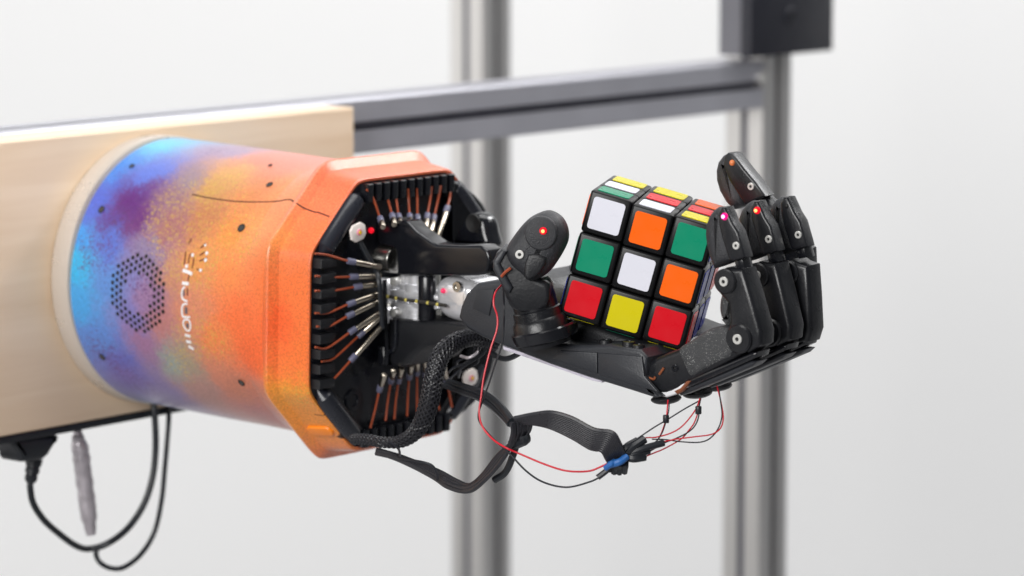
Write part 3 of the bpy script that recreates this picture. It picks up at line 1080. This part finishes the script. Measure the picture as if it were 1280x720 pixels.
def build_finger():
    near = -HW
    # proximal link
    prox = MB()
    prox.rprism([hp(*p, near) for p in ((803, 466), (807, 455), (822, 446), (845, 437), (860, 432), (880, 424), (905, 418), (928, 424), (930, 438), (915, 450), (862, 477), (847, 487), (832, 493), (818, 491), (808, 481))], RR, HW * 2, .0028, 4, sm=2)
    prox.lathe(hp(822, 471, near + .001), RR, [(0, .0066), (.002, .0078), (HW * 2 - .004, .0078), (HW * 2 - .002, .0066)], 28)
    f = prox.build('finger', M['black'], arm)
    MB().rprism([hp(*p, near - .0006) for p in ((846, 437), (862, 426), (876, 416), (890, 410), (905, 409), (913, 416), (917, 430), (915, 446), (900, 454), (880, 464), (862, 473), (852, 456))], RR, HW * 2 + .0012, .0030, 5, sm=3).build('finger_pad', M['pad'], f)
    MB().rprism([hp(*p, near + .001) for p in ((852, 478), (905, 455), (938, 441), (946, 440), (944, 447), (936, 451), (905, 465), (862, 484))], RR, HW * 2 - .002, .0012, 3).build('finger_rail', M['black_gloss'], f)
    MB().rprism([hp(*p, near + .003) for p in ((845, 490), (905, 465), (938, 451), (946, 452), (940, 458), (905, 473), (850, 495))], RR, HW * 2 - .004, .0012, 3).build('finger_rail', M['palm'], f)
    screw('screw', hp(844, 460, near), -RR, .0016, f, 'black_gloss')
    for pa in (((804, 466), (809, 471), (817, 474), (819, 471)), ((824, 468), (827, 464), (829.5, 460))):
        MB().tube(spline([hp(*p, near - .0003) for p in pa], 5), .00055, 6).build('copper_tab', mat('copper_foil', (165, 95, 62), .35, metal=.4) if 'copper_foil' not in bpy.data.materials else bpy.data.materials['copper_foil'], f)
    MB().rprism([hp(*p, near + .0008) for p in ((812, 486), (816, 492), (823, 496), (833, 497), (846, 492.5), (857, 485), (862, 478), (850, 478), (835, 484), (820, 484))], RR, HW * 2 - .0016, .0010, 3).build('white_collar', M['white'], f)
    MB().rprism([hp(*p, near + .0004) for p in ((846, 493.2), (852, 489.8), (859, 482), (864, 476), (858, 476), (850, 485), (842, 489))], RR, HW * 2 - .0008, .0006, 2).build('copper_band', mat('copper_band', (140, 84, 58), .35, metal=.4), f)
    # middle link with its two joints
    mid = MB()
    mid.rprism([hp(*p, near + .0006) for p in ((892, 345), (905, 335), (928, 336), (939, 372), (951, 415), (950, 432), (935, 442), (915, 440), (905, 425), (911, 402), (909, 380), (895, 364))], RR, HW * 2 - .0012, .0022, 4)
    mid.lathe(hp(905, 352, near - .0008), RR, [(0, .0048), (.0006, .0054), (HW * 2 + .001, .0054), (HW * 2 + .0016, .0048)], 28)
    mid.lathe(hp(922, 424, near - .0012), RR, [(0, .0056), (.0008, .0063), (HW * 2 + .0016, .0063), (HW * 2 + .0024, .0056)], 28)
    mo = mid.build('middle_link', M['black'], f)
    MB().rprism([hp(*p, near + .0015) for p in ((900, 366), (895.5, 380), (897, 396), (906, 412), (913, 407), (925, 398), (922, 372), (915, 364))], RR, HW * 2 - .003, .0045, 5, sm=3).build('middle_pad', M['pad'], f)
    screw('screw', hp(905, 352, near - .0009), -RR, .0021, f)
    screw('screw', hp(922, 424, near - .0013), -RR, .0022, f)
    # distal link: soft pad and hard back
    MB().rprism([hp(*p, near + .0014) for p in ((903, 263), (899, 259.5), (893, 259.5), (887, 263.5), (881.5, 271), (878, 281), (877, 294), (878.5, 307), (882, 321), (888, 337), (898, 334), (914, 328), (913, 310), (908, 290), (905, 275))], RR, HW * 2 - .0034, .0048, 6).build('fingertip', M['tip'], f)
    MB().rprism([hp(*p, near + .0006) for p in ((897, 266), (901, 259), (906, 259), (911, 270), (915, 279), (922, 290), (931, 322), (917, 326.5), (911, 326), (902, 298), (898, 281))], RR, .0076, .0011, 3).build('fingertip_shell', M['black'], f)
    MB().rprism([hp(*p, near + .003) for p in ((916, 322), (927, 320), (931, 336), (920, 338))], RR, HW * 2 - .006, .001, 2).build('neck', M['black_gloss'], f)
    screw('screw', hp(920.5, 307, near + .0006), -RR, .00165, f)
    return f


def led(f, p, n, core, glow, r):
    mb = MB()
    mb.ball(p, r * 1.0, n=10, mi=1)
    mb.ball(p + n * r * .75, r * .5, n=8, mi=0)
    return mb.build('led', [M[core], M[glow]], f)


finger = build_finger()


def copy_part(src, off, rot=None):
    o = src.copy()
    COL.objects.link(o)
    o.location = off
    return o


def copy_finger(off, turn=0.0, pivot=None):
    f = finger.copy()
    COL.objects.link(f)
    f.parent = arm
    # turn about the across-palm axis at the knuckle
    if pivot is None:
        pivot = Vector((0, 0, 0))
    q = Quaternion(RR, turn)
    lp = pivot - ORG['robot_arm']
    f.rotation_mode = 'QUATERNION'
    f.rotation_quaternion = q
    f.location = lp - q @ lp + off
    ORG[f.name] = ORG['robot_arm']
    for ch in list(finger.children):
        c = ch.copy()
        COL.objects.link(c)
        c.parent = f
        ORG[c.name] = ORG['robot_arm']
    return f


PIV = hp(822, 471, 0)
finger['label'] = 'nearest finger, its tip lit pink at the cube edge'
led_done = []
f2 = copy_finger(RR * .0245)
f3 = copy_finger(RR * .0405)
PIPJ, DIPJ = hp(922, 424), hp(905, 352)
sgn = 1 if proj(PIPJ + Quaternion(RR, .1) @ (DIPJ - PIPJ))[0] > proj(DIPJ)[0] else -1


def bend(f, a):
    '''straighten the middle link at its lower joint; the tip keeps its own direction'''
    q = Quaternion(RR, sgn * math.radians(a))
    o = ORG['robot_arm']
    shift = q @ (DIPJ - PIPJ) - (DIPJ - PIPJ)
    top = hp(905, 352, 0) - o
    for ch in f.children:
        kind = ch.name.split('.')[0]
        c = sum((Vector(b) for b in ch.bound_box), Vector()) / 8 + o
        x, y = proj(c)
        if kind in ('middle_link', 'middle_pad') or (kind == 'screw' and 340 < y < 440 and x > 880):
            lp = PIPJ - o
            ch.rotation_mode = 'QUATERNION'
            ch.rotation_quaternion = q
            ch.location = lp - q @ lp
        elif kind in ('fingertip', 'fingertip_shell', 'neck') or (kind == 'screw' and y < 340):
            ch.location = shift
    return shift


bend(f2, 3)
sh3 = bend(f3, 15)
sh2 = Quaternion(RR, sgn * math.radians(3)) @ (DIPJ - PIPJ) - (DIPJ - PIPJ)
f2['label'] = 'second finger, its tip lit red'
f3['label'] = 'third finger, unlit, furthest right'
led(finger, hp(906, 270.5, -HW + .0008), -RR, 'pink_core', 'pink_glow', .0017)
e = led(f2, hp(906, 270.5, -HW + .0008) + sh2, -RR, 'red_core', 'red_glow', .0017)
e = MB().ball(hp(906, 270.5, -HW + .0009) + sh3, .0011, n=10).build('led', M['dark'], f3)
# far finger tip that leans over the cube, built on its own plane
fo = .058
def fp(x, y, o=0.0):
    return hp(x, y, fo + o)
f4 = MB().rprism([fp(*p) for p in ((890, 462), (900, 452), (960, 432), (1000, 420), (1002, 432), (960, 452), (905, 474))], RR, HW * 2, .003, 4).build('finger', M['black'], arm)
f4['label'] = 'furthest finger, its tip leaning left above the cube with an amber light'
MB().rprism([fp(*p) for p in ((975, 310), (990, 300), (1004, 312), (1008, 400), (1000, 428), (984, 426))], RR, HW * 2, .003, 4).build('middle_link', M['black'], f4)
t4 = MB().rprism([fp(*p) for p in ((910, 194), (905, 192), (899, 195), (893, 203), (890.5, 214), (891, 226), (895, 240), (903, 254), (912, 263), (926, 258), (926, 244), (920, 225), (914, 206))], RR, HW * 2, .0050, 6).build('fingertip', M['tip'], f4)
MB().rprism([fp(*p, -.0006) for p in ((904, 196), (909, 191), (915, 192), (923, 202), (929, 210), (944, 228), (956, 245), (944, 251), (931, 257), (924, 246), (911, 226), (904, 208))], RR, .0090, .0011, 3).build('fingertip_shell', M['black'], f4)
MB().rprism([fp(*p, .002) for p in ((930, 252), (950, 243), (975, 262), (992, 290), (1002, 318), (985, 325), (960, 295), (940, 275))], RR, HW * 2 - .003, .004, 4).build('neck', M['black'], f4)
screw('screw', fp(939, 233, -.0007), -RR, .00165, f4)
MB().ball(fp(915.5, 203.5, -.0006), .0014, n=10).build('led', M['amber'], f4)
# knuckle cups and white collars under the palm edge
for k, (x, y) in enumerate(((829, 498), (868, 491), (893, 482))):
    o = (0, .0245, .0405)[k]
    c = hp(829, 498, o) if k == 0 else hp(x, y, o)
    ux = (H + Z * .10).normalized()
    mb = MB().ball(c + H * .0015, .0065, .0072, .0024, (ux, RR, (Z - H * .10).normalized()), 20)
    mb.build('knuckle_cup', M['black'], palm)

# ---- thumb
TN = Vector((.10, 1, 0)).normalized()
TC = P(665, 340, 1.528)


def tp(x, y, o=0.0):
    return on_plane(x, y, TC + TN * o, TN)


mb = MB()
ax = (tp(660, 362) - tp(676, 425)).normalized()
b0 = tp(677, 412, .004)
mb.lathe(b0 - ax * .003, ax, [(-.004, .0115), (0, .0125), (.007, .0120), (.0085, .0108), (.0120, .0106), (.0125, .0098), (.0165, .0098), (.024, .0094), (.0255, .0086)], 36)
th = mb.build('thumb', M['black'], arm)
# socket lip on the palm
mb = MB()
u = (H * 1.0).normalized()
ctr = tp(679, 405, .004)
uu, vv = frame(ax)
mb.lathe(ctr - ax * .0075, ax, [(0, .0120), (.001, .0142), (.0055, .0150), (.0062, .0142), (.0060, .0128)], 36, caps=False)
mb.build('socket', M['black_gloss'], palm)
mb = MB()
mb.rprism([tp(*p, -.006) for p in ((616, 327), (628, 312), (640, 318), (664, 346), (682, 352), (688, 362), (684, 384), (660, 392), (640, 386), (631, 369))], TN, .017, .0022, 4, sm=2)
mb.build('thumb_link', M['black'], th)
MB().rprism([tp(*p, -.0078) for p in ((616, 326), (627, 311), (634, 314), (625, 330), (641, 360), (637, 367), (630, 362), (616, 337))], TN, .0200, .0012, 3).build('thumb_bracket', M['palm'], th)
MB().tube(spline([tp(638.5, 335, -.0086), tp(632, 340, -.0082), tp(626.5, 346, -.0080)], 4), .0007, 6).build('copper_tab', M['copper'], th)
mb = MB()
mb.rprism([tp(*p, -.0105) for p in ((680, 267.3), (691, 269.5), (701, 277), (707, 289), (708, 302), (704, 314), (694, 331), (683, 344), (662, 355), (650, 345), (637, 334), (631, 322), (632, 311), (640, 298), (651, 284), (663, 274))], TN, .021, .0072, 6, sm=3)
mb.build('thumb_tip', M['tip'], th)
ring = []
for k in range(25):
    a = math.pi * (.30 + 1.05 * k / 24)
    ring.append(tp(677 + 22 * math.cos(a) * .98 - 1, 292 - 23 * math.sin(a + math.pi * .0) * -1, -.0098))
ringp = [tp(676 + 21.5 * math.cos(a), 293 - 22.5 * math.sin(a), -.0106) for a in [math.pi * (.42 + 1.32 * k / 24) for k in range(25)]]
MB().rprism([tp(676 + 20.5 * math.cos(2 * math.pi * k / 28), 292 - 21.5 * math.sin(2 * math.pi * k / 28), -.0113) for k in range(28)], TN, .004, .0009, 3).build('tip_window', M['tip'], th)
MB().rprism([tp(*p, -.0112) for p in ((660, 318), (683, 322), (676, 340), (662, 350), (655, 344))], TN, .004, .0012, 3, sm=2).build('tip_guard', M['black_matt'], th)
screw('screw', tp(649.5, 318, -.0108), -TN, .0019, th)
led(th, tp(679, 288.6, -.0114), -TN, 'red_core', 'red_glow', .0017)

# ------------------------------------------------------------------ puzzle cube
ex = Vector((105.7, -31.5, -16.2))
ey = Vector((-23.5, -105, 16)) * -1
ey = ey.normalized() + Vector((0, 0, -.05))
ez = ex.cross(ey)
ex.normalize()
ez.normalize()
if ez.z > 0:
    ez = -ez                       # ez: towards the camera
ey = ez.cross(ex)
if ey.y < 0:
    ey = -ey


def c2w(v):
    return RT * v.x + UP * v.y + FWD * v.z


EX, EY, EZ = c2w(ex).normalized(), c2w(ey).normalized(), c2w(ez).normalized()
dF = 1.523
fc = P(796, 339, dF)
CS = .019 * dF / 1.517
CUBE = fc - EZ * CS * 1.5
cube = thing('puzzle_cube', CUBE - Z * .033, 'scrambled twisty puzzle cube with coloured stickers, resting in the open robot hand', 'puzzle cube')
CM = {k: mat('sticker_' + n, c, .3, spec=.25, rvar=.05, vscale=120) for k, n, c in (('W', 'white', (226, 226, 236)), ('O', 'orange', (255, 104, 8)), ('G', 'green', (0, 140, 104)), ('R', 'red', (214, 8, 28)), ('Y', 'yellow', (214, 200, 14)), ('B', 'blue', (14, 30, 140)))}
CBLK = mat('cube_black', (12, 12, 14), .34, spec=.3, rvar=.08)
ROT = Matrix((EX, EY, EZ)).transposed()


def rounded_box_mesh(sz, bev):
    bm = bmesh.new()
    bmesh.ops.create_cube(bm, size=sz)
    bmesh.ops.bevel(bm, geom=bm.edges[:], offset=bev, segments=3, affect='EDGES', profile=.5)
    me = bpy.data.meshes.new('cubelet')
    bm.to_mesh(me)
    bm.free()
    me.materials.append(CBLK)
    me.polygons.foreach_set('use_smooth', [True] * len(me.polygons))
    me.set_sharp_from_angle(angle=math.radians(45))
    return me


CBM = rounded_box_mesh(CS * .985, CS * .065)
CM['B'].node_tree.nodes['Principled BSDF'].inputs['Specular IOR Level'].default_value = .05
SM = {}
for k in CM:
    mb = MB()
    h = CS * .374
    rc = CS * .07
    o = []
    for (sx, sy, a0) in ((1, 1, 0), (-1, 1, 90), (-1, -1, 180), (1, -1, 270)):
        for j in range(5):
            a = math.radians(a0 + 90 * j / 4)
            o.append(Vector((sx * (h - rc) + rc * math.cos(a), sy * (h - rc) + rc * math.sin(a), 0)))
    mb.rprism(o, Z, .00038, .00012, 2)
    me = bpy.data.meshes.new('sticker')
    me.from_pydata(mb.v, [], mb.f)
    me.materials.append(CM[k])
    SM[k] = me
FACES = {  # normal, in-plane right, in-plane up, colours by row from the top
    'F': (Vector((0, 0, 1)), Vector((1, 0, 0)), Vector((0, 1, 0)), ('WOG', 'GWO', 'RYR')),
    'U': (Vector((0, 1, 0)), Vector((1, 0, 0)), Vector((0, 0, -1)), ('YYO', 'WRR', 'GWY')),
    'R': (Vector((1, 0, 0)), Vector((0, 0, -1)), Vector((0, 1, 0)), ('BGB', 'BBR', 'RBB')),
    'L': (Vector((-1, 0, 0)), Vector((0, 0, 1)), Vector((0, 1, 0)), ('RBO', 'YBG', 'YOB')),
    'D': (Vector((0, -1, 0)), Vector((1, 0, 0)), Vector((0, 0, 1)), ('YGY', 'BOW', 'RWB')),
    'B': (Vector((0, 0, -1)), Vector((-1, 0, 0)), Vector((0, 1, 0)), ('BRG', 'WYO', 'BGW'))}
for ix in (-1, 0, 1):
    q = Matrix.Rotation(math.radians({-1: -.6, 0: .9, 1: .1}[ix]), 3, Vector((1, 0, 0)))
    for iy in (-1, 0, 1):
        for iz in (-1, 0, 1):
            if ix == iy == iz == 0:
                continue
            g = Vector((ix, iy, iz))
            o = bpy.data.objects.new('cubelet', CBM)
            COL.objects.link(o)
            o.parent = cube
            rot = ROT @ q
            o.matrix_basis = Matrix.Translation(CUBE - ORG['puzzle_cube'] + rot @ (g * CS)) @ rot.to_4x4()
            for fn, (n, rgt, upv, cs) in FACES.items():
                if abs(g.dot(n) - 1) < .1:
                    col = int(round(g.dot(rgt))) + 1
                    row = 1 - int(round(g.dot(upv)))
                    s = bpy.data.objects.new('sticker', SM[cs[row][col]])
                    COL.objects.link(s)
                    s.parent = o
                    rm = Matrix((rgt, n.cross(rgt), n)).transposed()
                    tw = Matrix.Rotation(random.uniform(-.012, .012), 3, 'Z')
                    s.matrix_basis = Matrix.Translation(n * (CS * .4925 + .00002) + rgt * random.uniform(-1, 1) * .0002) @ (rm @ tw).to_4x4()

# ------------------------------------------------------------------ cables
def wire(name, pix, d, r, m, label, group='thin wires to the fingertips', n=6, k=8, cat='wire'):
    pts = []
    for i, p in enumerate(pix):
        dd = p[2] if len(p) > 2 else d
        pts.append(P(p[0], p[1], dd))
    o = MB().tube(spline(pts, k), r, n).build(name, m)
    return tag(o, label, cat, group)


wire('red_wire', [(627, 356, 1.53), (619, 366, 1.522), (617, 380, 1.52), (621.5, 395, 1.52), (621, 412, 1.52), (613, 437, 1.52), (605, 470, 1.52), (601.5, 495, 1.52), (599, 515, 1.52), (603, 533, 1.518), (616, 549, 1.515), (633, 560, 1.51), (648, 566.5, 1.51), (680, 580, 1.505), (708, 588.5, 1.50), (735, 589, 1.50), (752, 583, 1.50), (766, 576, 1.50)], 1.52, .00042, M['red_wire'], 'long red wire hanging from the thumb down to the cable tie')
wire('black_wire', [(629, 360, 1.535), (630, 385, 1.521), (629.5, 410, 1.521), (627, 432, 1.521), (619, 455, 1.521), (611, 480, 1.521), (602.5, 503, 1.522), (598, 518, 1.522), (601, 530, 1.522), (616, 548, 1.52), (636, 566, 1.515), (658, 589, 1.51), (680, 603, 1.505), (708, 609, 1.50), (735, 603, 1.50), (750, 596, 1.50), (763, 585, 1.50)], 1.52, .00042, M['black_wire'], 'long black wire hanging from the thumb beside the red one')
WJ = 1.50
WS = [('black_wire', [(797, 548), (818, 534), (835, 524), (856, 511), (874, 501)], .0003, 'black wire running straight up to the second finger knuckle'),
      ('red_wire', [(788, 563), (803, 562), (818, 554), (826, 543), (832.5, 524), (834, 512), (835, 500)], .0003, 'red wire hanging from the nearest finger knuckle'),
      ('black_wire', [(806, 561), (820, 552), (828, 540), (833.5, 523), (836, 512), (836.5, 500)], .0003, 'black wire hanging from the nearest finger knuckle'),
      ('red_wire', [(797.5, 552.5), (806, 547.5), (820, 546.5), (837, 542), (850, 535), (860, 525), (870, 511), (875, 498)], .0003, 'upper red wire sweeping up to the second finger knuckle'),
      ('red_wire', [(806, 571), (818, 566), (831, 560.5), (851, 549), (861, 538), (868, 528), (873, 513), (875, 498)], .0003, 'lower red wire sweeping up to the second finger knuckle'),
      ('black_wire', [(811, 565), (830, 554), (845, 548), (859, 541), (868, 533), (873, 522), (874, 508), (876, 498)], .0003, 'black wire curving up through the small sleeve at the second knuckle'),
      ('red_wire', [(830, 552), (845, 549), (868, 546), (889, 543), (900, 536), (904, 524), (902, 506), (896, 482)], .0003, 'red wire in the wide loop to the third finger knuckle'),
      ('black_wire', [(815, 549), (832, 549.5), (850, 552), (872, 553), (886, 549), (897, 537), (902.5, 520), (900.5, 500), (898, 484)], .0003, 'black wire in the wide loop to the third finger knuckle')]
for nm, px, r, lb_ in WS:
    wire(nm, [(x, y, WJ + .012 * (i / (len(px) - 1))) for i, (x, y) in enumerate(px)], WJ, r, M[nm], lb_)
for (x, y), lb_ in (((832.5, 524), 'small black sleeve on the wires below the nearest knuckle'), ((873, 513), 'small black sleeve on the wires below the second knuckle')):
    c = P(x, y, WJ + .006)
    tag(MB().cyl(c - Z * .0016, Z, .0014, .0034, 10, 0, .0003).build('wire_sleeve', M['cable']), lb_, 'sleeve', 'small wire sleeves')
# black shrink sleeves fanning out of the tie
fan = [((775, 573), (782, 560), (797, 551), .0018), ((778, 571), (790, 560), (806, 549), .0018), ((776, 572), (800, 562), (830, 553.5), .0015), ((778, 573), (793, 568), (812, 564), .0013), ((780, 570), (792, 573), (806, 571), .0019), ((776, 568), (784, 566), (797, 566), .0015)]
tie = thing('wire_joint', P(775, 585, 1.50), 'knot of black sleeves and blue sleeves where the ribbon cable splits into thin wires', 'wire joint')
for a_, b_, c_, r in fan:
    MB().tube(spline([P(*a_, 1.50), P(*b_, 1.498), P(*c_, 1.50)], 5), r, 8).build('shrink_sleeve', M['cable'], tie)
MB().tube(spline([P(762, 581, 1.497), P(775, 577, 1.495), P(783, 571, 1.497)], 4), .0016, 10).build('blue_sleeve', M['blue'], tie)
MB().tube(spline([P(757, 585, 1.497), P(764, 580, 1.495), P(768, 577, 1.497)], 4), .0013, 10).build('blue_sleeve', M['blue'], tie)
mb = MB()
for k in range(9):
    x = 762 + k * 2.4 + random.uniform(-1, 1)
    mb.tube([P(x + 2, 572 - k * .8, 1.502), P(x + 1, 583, 1.5 + random.uniform(-.003, .003)), P(x - 1 + random.uniform(-1, 1), 592 + random.uniform(-4, 3) - abs(k - 4) * 1.2, 1.502)], .0014, 7)
mb.build('cut_ends', M['cable'], tie)
MB().tube([P(747, 597, 1.5), P(757, 589.5, 1.5), P(768, 580, 1.5)], .0013, 8).build('shrink_sleeve', M['cable'], tie)


def ribbon(name, left, right, d, n, r, m, label, cat='ribbon cable', wob=0.0):
    """n parallel strands between two edge paths, each strand a part"""
    root = thing(name, P(*left[0][:2], d[0]), label, cat)
    kk = len(left)
    for j in range(n):
        u = j / (n - 1)
        pts = []
        for i in range(kk):
            x = left[i][0] * (1 - u) + right[i][0] * u
            y = left[i][1] * (1 - u) + right[i][1] * u
            dd = d[i] + (u - .5) * (left[i][2] if len(left[i]) > 2 else .004)
            pts.append(P(x + random.uniform(-wob, wob), y + random.uniform(-wob, wob), dd))
        MB().tube(spline(pts, 7), r, 7).build('strand', m, root)
    return root


# upper ribbon, from the fold at (655,530) to the tie
ribbon('ribbon_cable', [(643, 523), (668, 518), (690, 516), (715, 523), (742, 537), (765, 541), (774, 554), (781, 571)], [(645, 528), (664, 529), (688, 534), (716, 547), (738, 560), (752, 563), (758, 572), (764, 583)],
       [1.512, 1.508, 1.503, 1.50, 1.497, 1.494, 1.495, 1.50], 11, .00105, M['ribbon'], 'flat black ribbon cable bridging from the fold to the wire joint')
ribbon('ribbon_cable', [(470, 567), (500, 575), (540, 596), (562, 608), (585, 613), (608, 600), (632, 570), (641, 545), (640, 527)], [(473, 562), (505, 571), (546, 588), (570, 600), (588, 606), (603, 593), (625, 565), (657, 543), (664, 527)],
       [1.585, 1.575, 1.56, 1.55, 1.54, 1.53, 1.52, 1.514, 1.512], 8, .00098, M['ribbon'], 'flat black ribbon cable sagging under the forearm up to the fold', wob=1.4)
wire('thin_cable', [(618, 600, 1.532), (632, 590, 1.528), (641, 570, 1.522), (646, 553, 1.52)], 1.52, .0016, M['cable'], 'short loose black cable behind the ribbon fold', 'black cables under the hand', 8, cat='cable')
wire('thin_cable', [(640, 556, 1.52), (652, 551, 1.516), (656, 549, 1.514), (655, 545, 1.514)], 1.52, .0026, M['cable'], 'stubby black tie at the ribbon fold', 'black cables under the hand', 8, cat='cable')
wire('thin_cable', [(490, 567, 1.575), (500, 573, 1.57), (525, 577, 1.56), (540, 582, 1.557), (546, 592, 1.553), (547, 600, 1.55)], 1.56, .0006, M['black_wire'], 'hair thin dark wire arching above the sagging ribbon', 'black cables under the hand', cat='cable')
wire('thin_cable', [(486, 552, 1.58), (498, 561, 1.575), (500, 572, 1.57)], 1.56, .0006, M['black_wire'], 'short dark wire dropping from the braided sleeve', 'black cables under the hand', cat='cable')
wire('thin_cable', [(560, 478, 1.60), (578, 483, 1.585), (600, 490, 1.565), (616, 499, 1.55), (629, 512, 1.53), (640, 527, 1.515)], 1.5, .0017, M['cable'], 'upper of two black cables leaving the end plate to the ribbon fold', 'black cables under the hand', 8, cat='cable')
wire('thin_cable', [(556, 482, 1.60), (575, 489, 1.585), (597, 497, 1.565), (613, 507, 1.55), (626, 519, 1.53), (637, 530, 1.515)], 1.5, .0014, M['cable'], 'lower of two black cables leaving the end plate to the ribbon fold', 'black cables under the hand', 8, cat='cable')
wire('thin_cable', [(609, 425, 1.60), (613, 438, 1.595), (622, 446, 1.585), (633, 448.5, 1.575), (647, 443, 1.565), (652, 436, 1.56)], 1.5, .0013, M['cable'], 'small black loop of cable under the palm heel', 'black cables under the hand', 8, cat='cable')
wire('thin_cable', [(575, 432, 1.605), (590, 430, 1.60), (600, 428, 1.60), (597, 440, 1.60), (586, 447, 1.60), (576, 445, 1.605)], 1.5, .0007, M['braided_metal'], 'thin grey wire loop beside the braided sleeve', 'black cables under the hand', 8, cat='cable')

tg = thing('wire_tangle', P(600, 426, 1.598), 'tangle of hair thin dark wires beside the braided sleeve under the wrist', 'wires')
for i_ in range(5):
    x0, y0 = 600 + random.uniform(-8, 8), 424 + random.uniform(-2, 4)
    x1, y1 = 574 + random.uniform(-10, 10), 470 + random.uniform(-14, 12)
    path = [(x0, y0, 1.598), (x0 + random.uniform(-4, 10), y0 + 14, 1.60), ((x0 + x1) / 2 + random.uniform(-12, 12), (y0 + y1) / 2 + 6, 1.605), (x1 + random.uniform(-6, 6), y1 - 6, 1.612), (x1 - 6, y1, 1.62)]
    MB().tube(spline([P(*p) for p in path], 8), .0005, 6).build('wire', M['black_wire'], tg)
# braided sleeve: dark core with two sets of crossing strands
pix = [(622, 430, 1.592), (606, 424, 1.59), (588, 422, 1.585), (568, 428, 1.578), (553, 441, 1.572), (545, 460, 1.57), (540, 485, 1.57), (536, 505, 1.57), (528, 527, 1.572), (516, 543, 1.575), (500, 552, 1.58), (478, 553, 1.585), (458, 549, 1.592), (440, 549, 1.60)]
cp = spline([P(*p) for p in pix], 9)
rad = [.0030 + .0011 * math.sin(min(1, i / 60) * math.pi / 2) - .0021 * min(1, max(0, (i - 66) / 30)) for i in range(len(cp))]
br = thing('braided_sleeve', cp[0], 'thick black braided cable sleeve looping down in front of the end plate', 'cable sleeve')
MB().tube(cp, [r * .93 for r in rad], 14).build('core', mat('core_black', (16, 16, 19), .6), br)
mb = MB()
t0 = (cp[1] - cp[0]).normalized()
u, v = frame(t0)
FR = []
for i, p in enumerate(cp):
    t = (cp[min(i + 1, len(cp) - 1)] - cp[max(0, i - 1)]).normalized()
    qd = t0.rotation_difference(t)
    u = qd @ u
    u = (u - t * u.dot(t)).normalized()
    FR.append((p, u, t.cross(u)))
    t0 = t
arc = [0]
for i in range(1, len(cp)):
    arc.append(arc[-1] + (cp[i] - cp[i - 1]).length)
FINE = []
for i in range(len(cp) - 1):
    for j in range(3):
        f_ = j / 3
        FINE.append((cp[i].lerp(cp[i + 1], f_), FR[i][1].lerp(FR[i + 1][1], f_), FR[i][2].lerp(FR[i + 1][2], f_), rad[i] * (1 - f_) + rad[i + 1] * f_, arc[i] * (1 - f_) + arc[i + 1] * f_))
for sg in (1, -1):
    for k in range(10):
        pts = []
        for (p, uu, vv, r, s) in FINE:
            a = sg * s / .0125 * math.pi * 2 * .55 + 2 * math.pi * k / 10
            wv = .0002 * math.sin(10 * a * 1.0 + (math.pi if sg < 0 else 0))
            pts.append(p + (uu * math.cos(a) + vv * math.sin(a)) * (r + wv))
        mb.tube(pts, .00048, 5)
o = mb.build('braid', M['braid'], br)
o['kind'] = 'stuff'

# ------------------------------------------------------------------ under the board
sd_ = on_plane(100, 540, BF - A * .010, A)
e0 = at_board(t_left, z_bot - .0022, -.012)
e1 = at_board(t_right - .02, z_bot - .0022, -.012)
mb = MB().box((e0 + e1) / 2, T, A, Z, (e1 - e0).length, .022, .0036, .0006)
tag(mb.build('black_rail', M['cable']), 'long black rail fixed along the underside of the plywood board', 'rail')
UB = BF - A * .012


def ub(x, y, o=0.0):
    return on_plane(x, y, UB + A * o, A)


plug = thing('power_plug', ub(45, 550), 'black power plug hanging under the board with a looping cord', 'plug')
XR = RT
c = ub(45, 558)
dd = depth(c)
k = dd / FPX
ax = (ub(38, 603) - ub(46, 556)).normalized()
mb = MB().rprism([ub(*p, .009) for p in ((16, 549), (73, 544), (73, 551), (66, 563), (56, 575), (30, 578), (27, 570), (22, 562))], -A, .018, .003, 4, sm=2)
mb.build('plug_body', M['cable'], plug)
MB().lathe(ub(43, 573), ax, [(0, 11 * k), (5 * k, 10.5 * k), (9 * k, 10 * k), (10 * k, 8.7 * k), (13 * k, 8.7 * k), (14 * k, 9.4 * k), (18 * k, 9 * k), (19 * k, 7.6 * k), (22 * k, 7.6 * k), (23 * k, 8.3 * k), (28 * k, 7.5 * k), (31 * k, 5 * k)], 20).build('strain_relief', M['cable'], plug)
pts = [ub(38, 600), ub(38, 612), ub(42, 630), ub(55, 650), ub(75, 668), ub(95, 682), ub(112, 686), ub(135, 679, .008), ub(160, 660, .012), ub(180, 630, .015), ub(191, 595, .016), ub(194.5, 560, .016), ub(194, 530, .016), ub(192, 500, .014), ub(192, 480, .006)]
MB().tube(spline(pts, 8), 4.3 * k, 12).build('cord', M['cable'], plug)
pts = [ub(122, 686, -.004), ub(120, 693, .002), ub(125, 703, .006), ub(138, 710, .008), ub(155, 709, .010), ub(176, 693, .012), ub(193, 665, .014), ub(202, 625, .016), ub(206, 585, .016), ub(209, 550, .016), ub(211, 520, .014), ub(210, 490, .006)]
tag(MB().tube(spline(pts, 8), 3.4 * k, 12).build('loop_cable', M['cable']), 'thinner black cable looping below the plug cord, behind the forearm base', 'cable')
pts = [ub(97, 538), ub(98, 550), ub(101, 565), ub(104, 590), ub(108, 620), ub(111, 645), ub(114, 668)]
hg = thing('hanging_tube', pts[0], 'silver grey crinkled tube hanging straight below the board', 'tube')
pp = spline(pts, 6)
MB().tube(pp, [k * 1.3 * (4 + 4.5 * min(1, i / 10) + .35 * math.sin(i * 1.9) + .25 * math.sin(i * 5.1) - 4.2 * max(0, (i - 29) / 8)) for i in range(len(pp))], 14).build('tube_body', M['braided_metal'], hg)
MB().tube([ub(96, 535), ub(97, 541), ub(98, 548)], 4.5 * k, 10).build('tube_collar', M['cable'], hg)
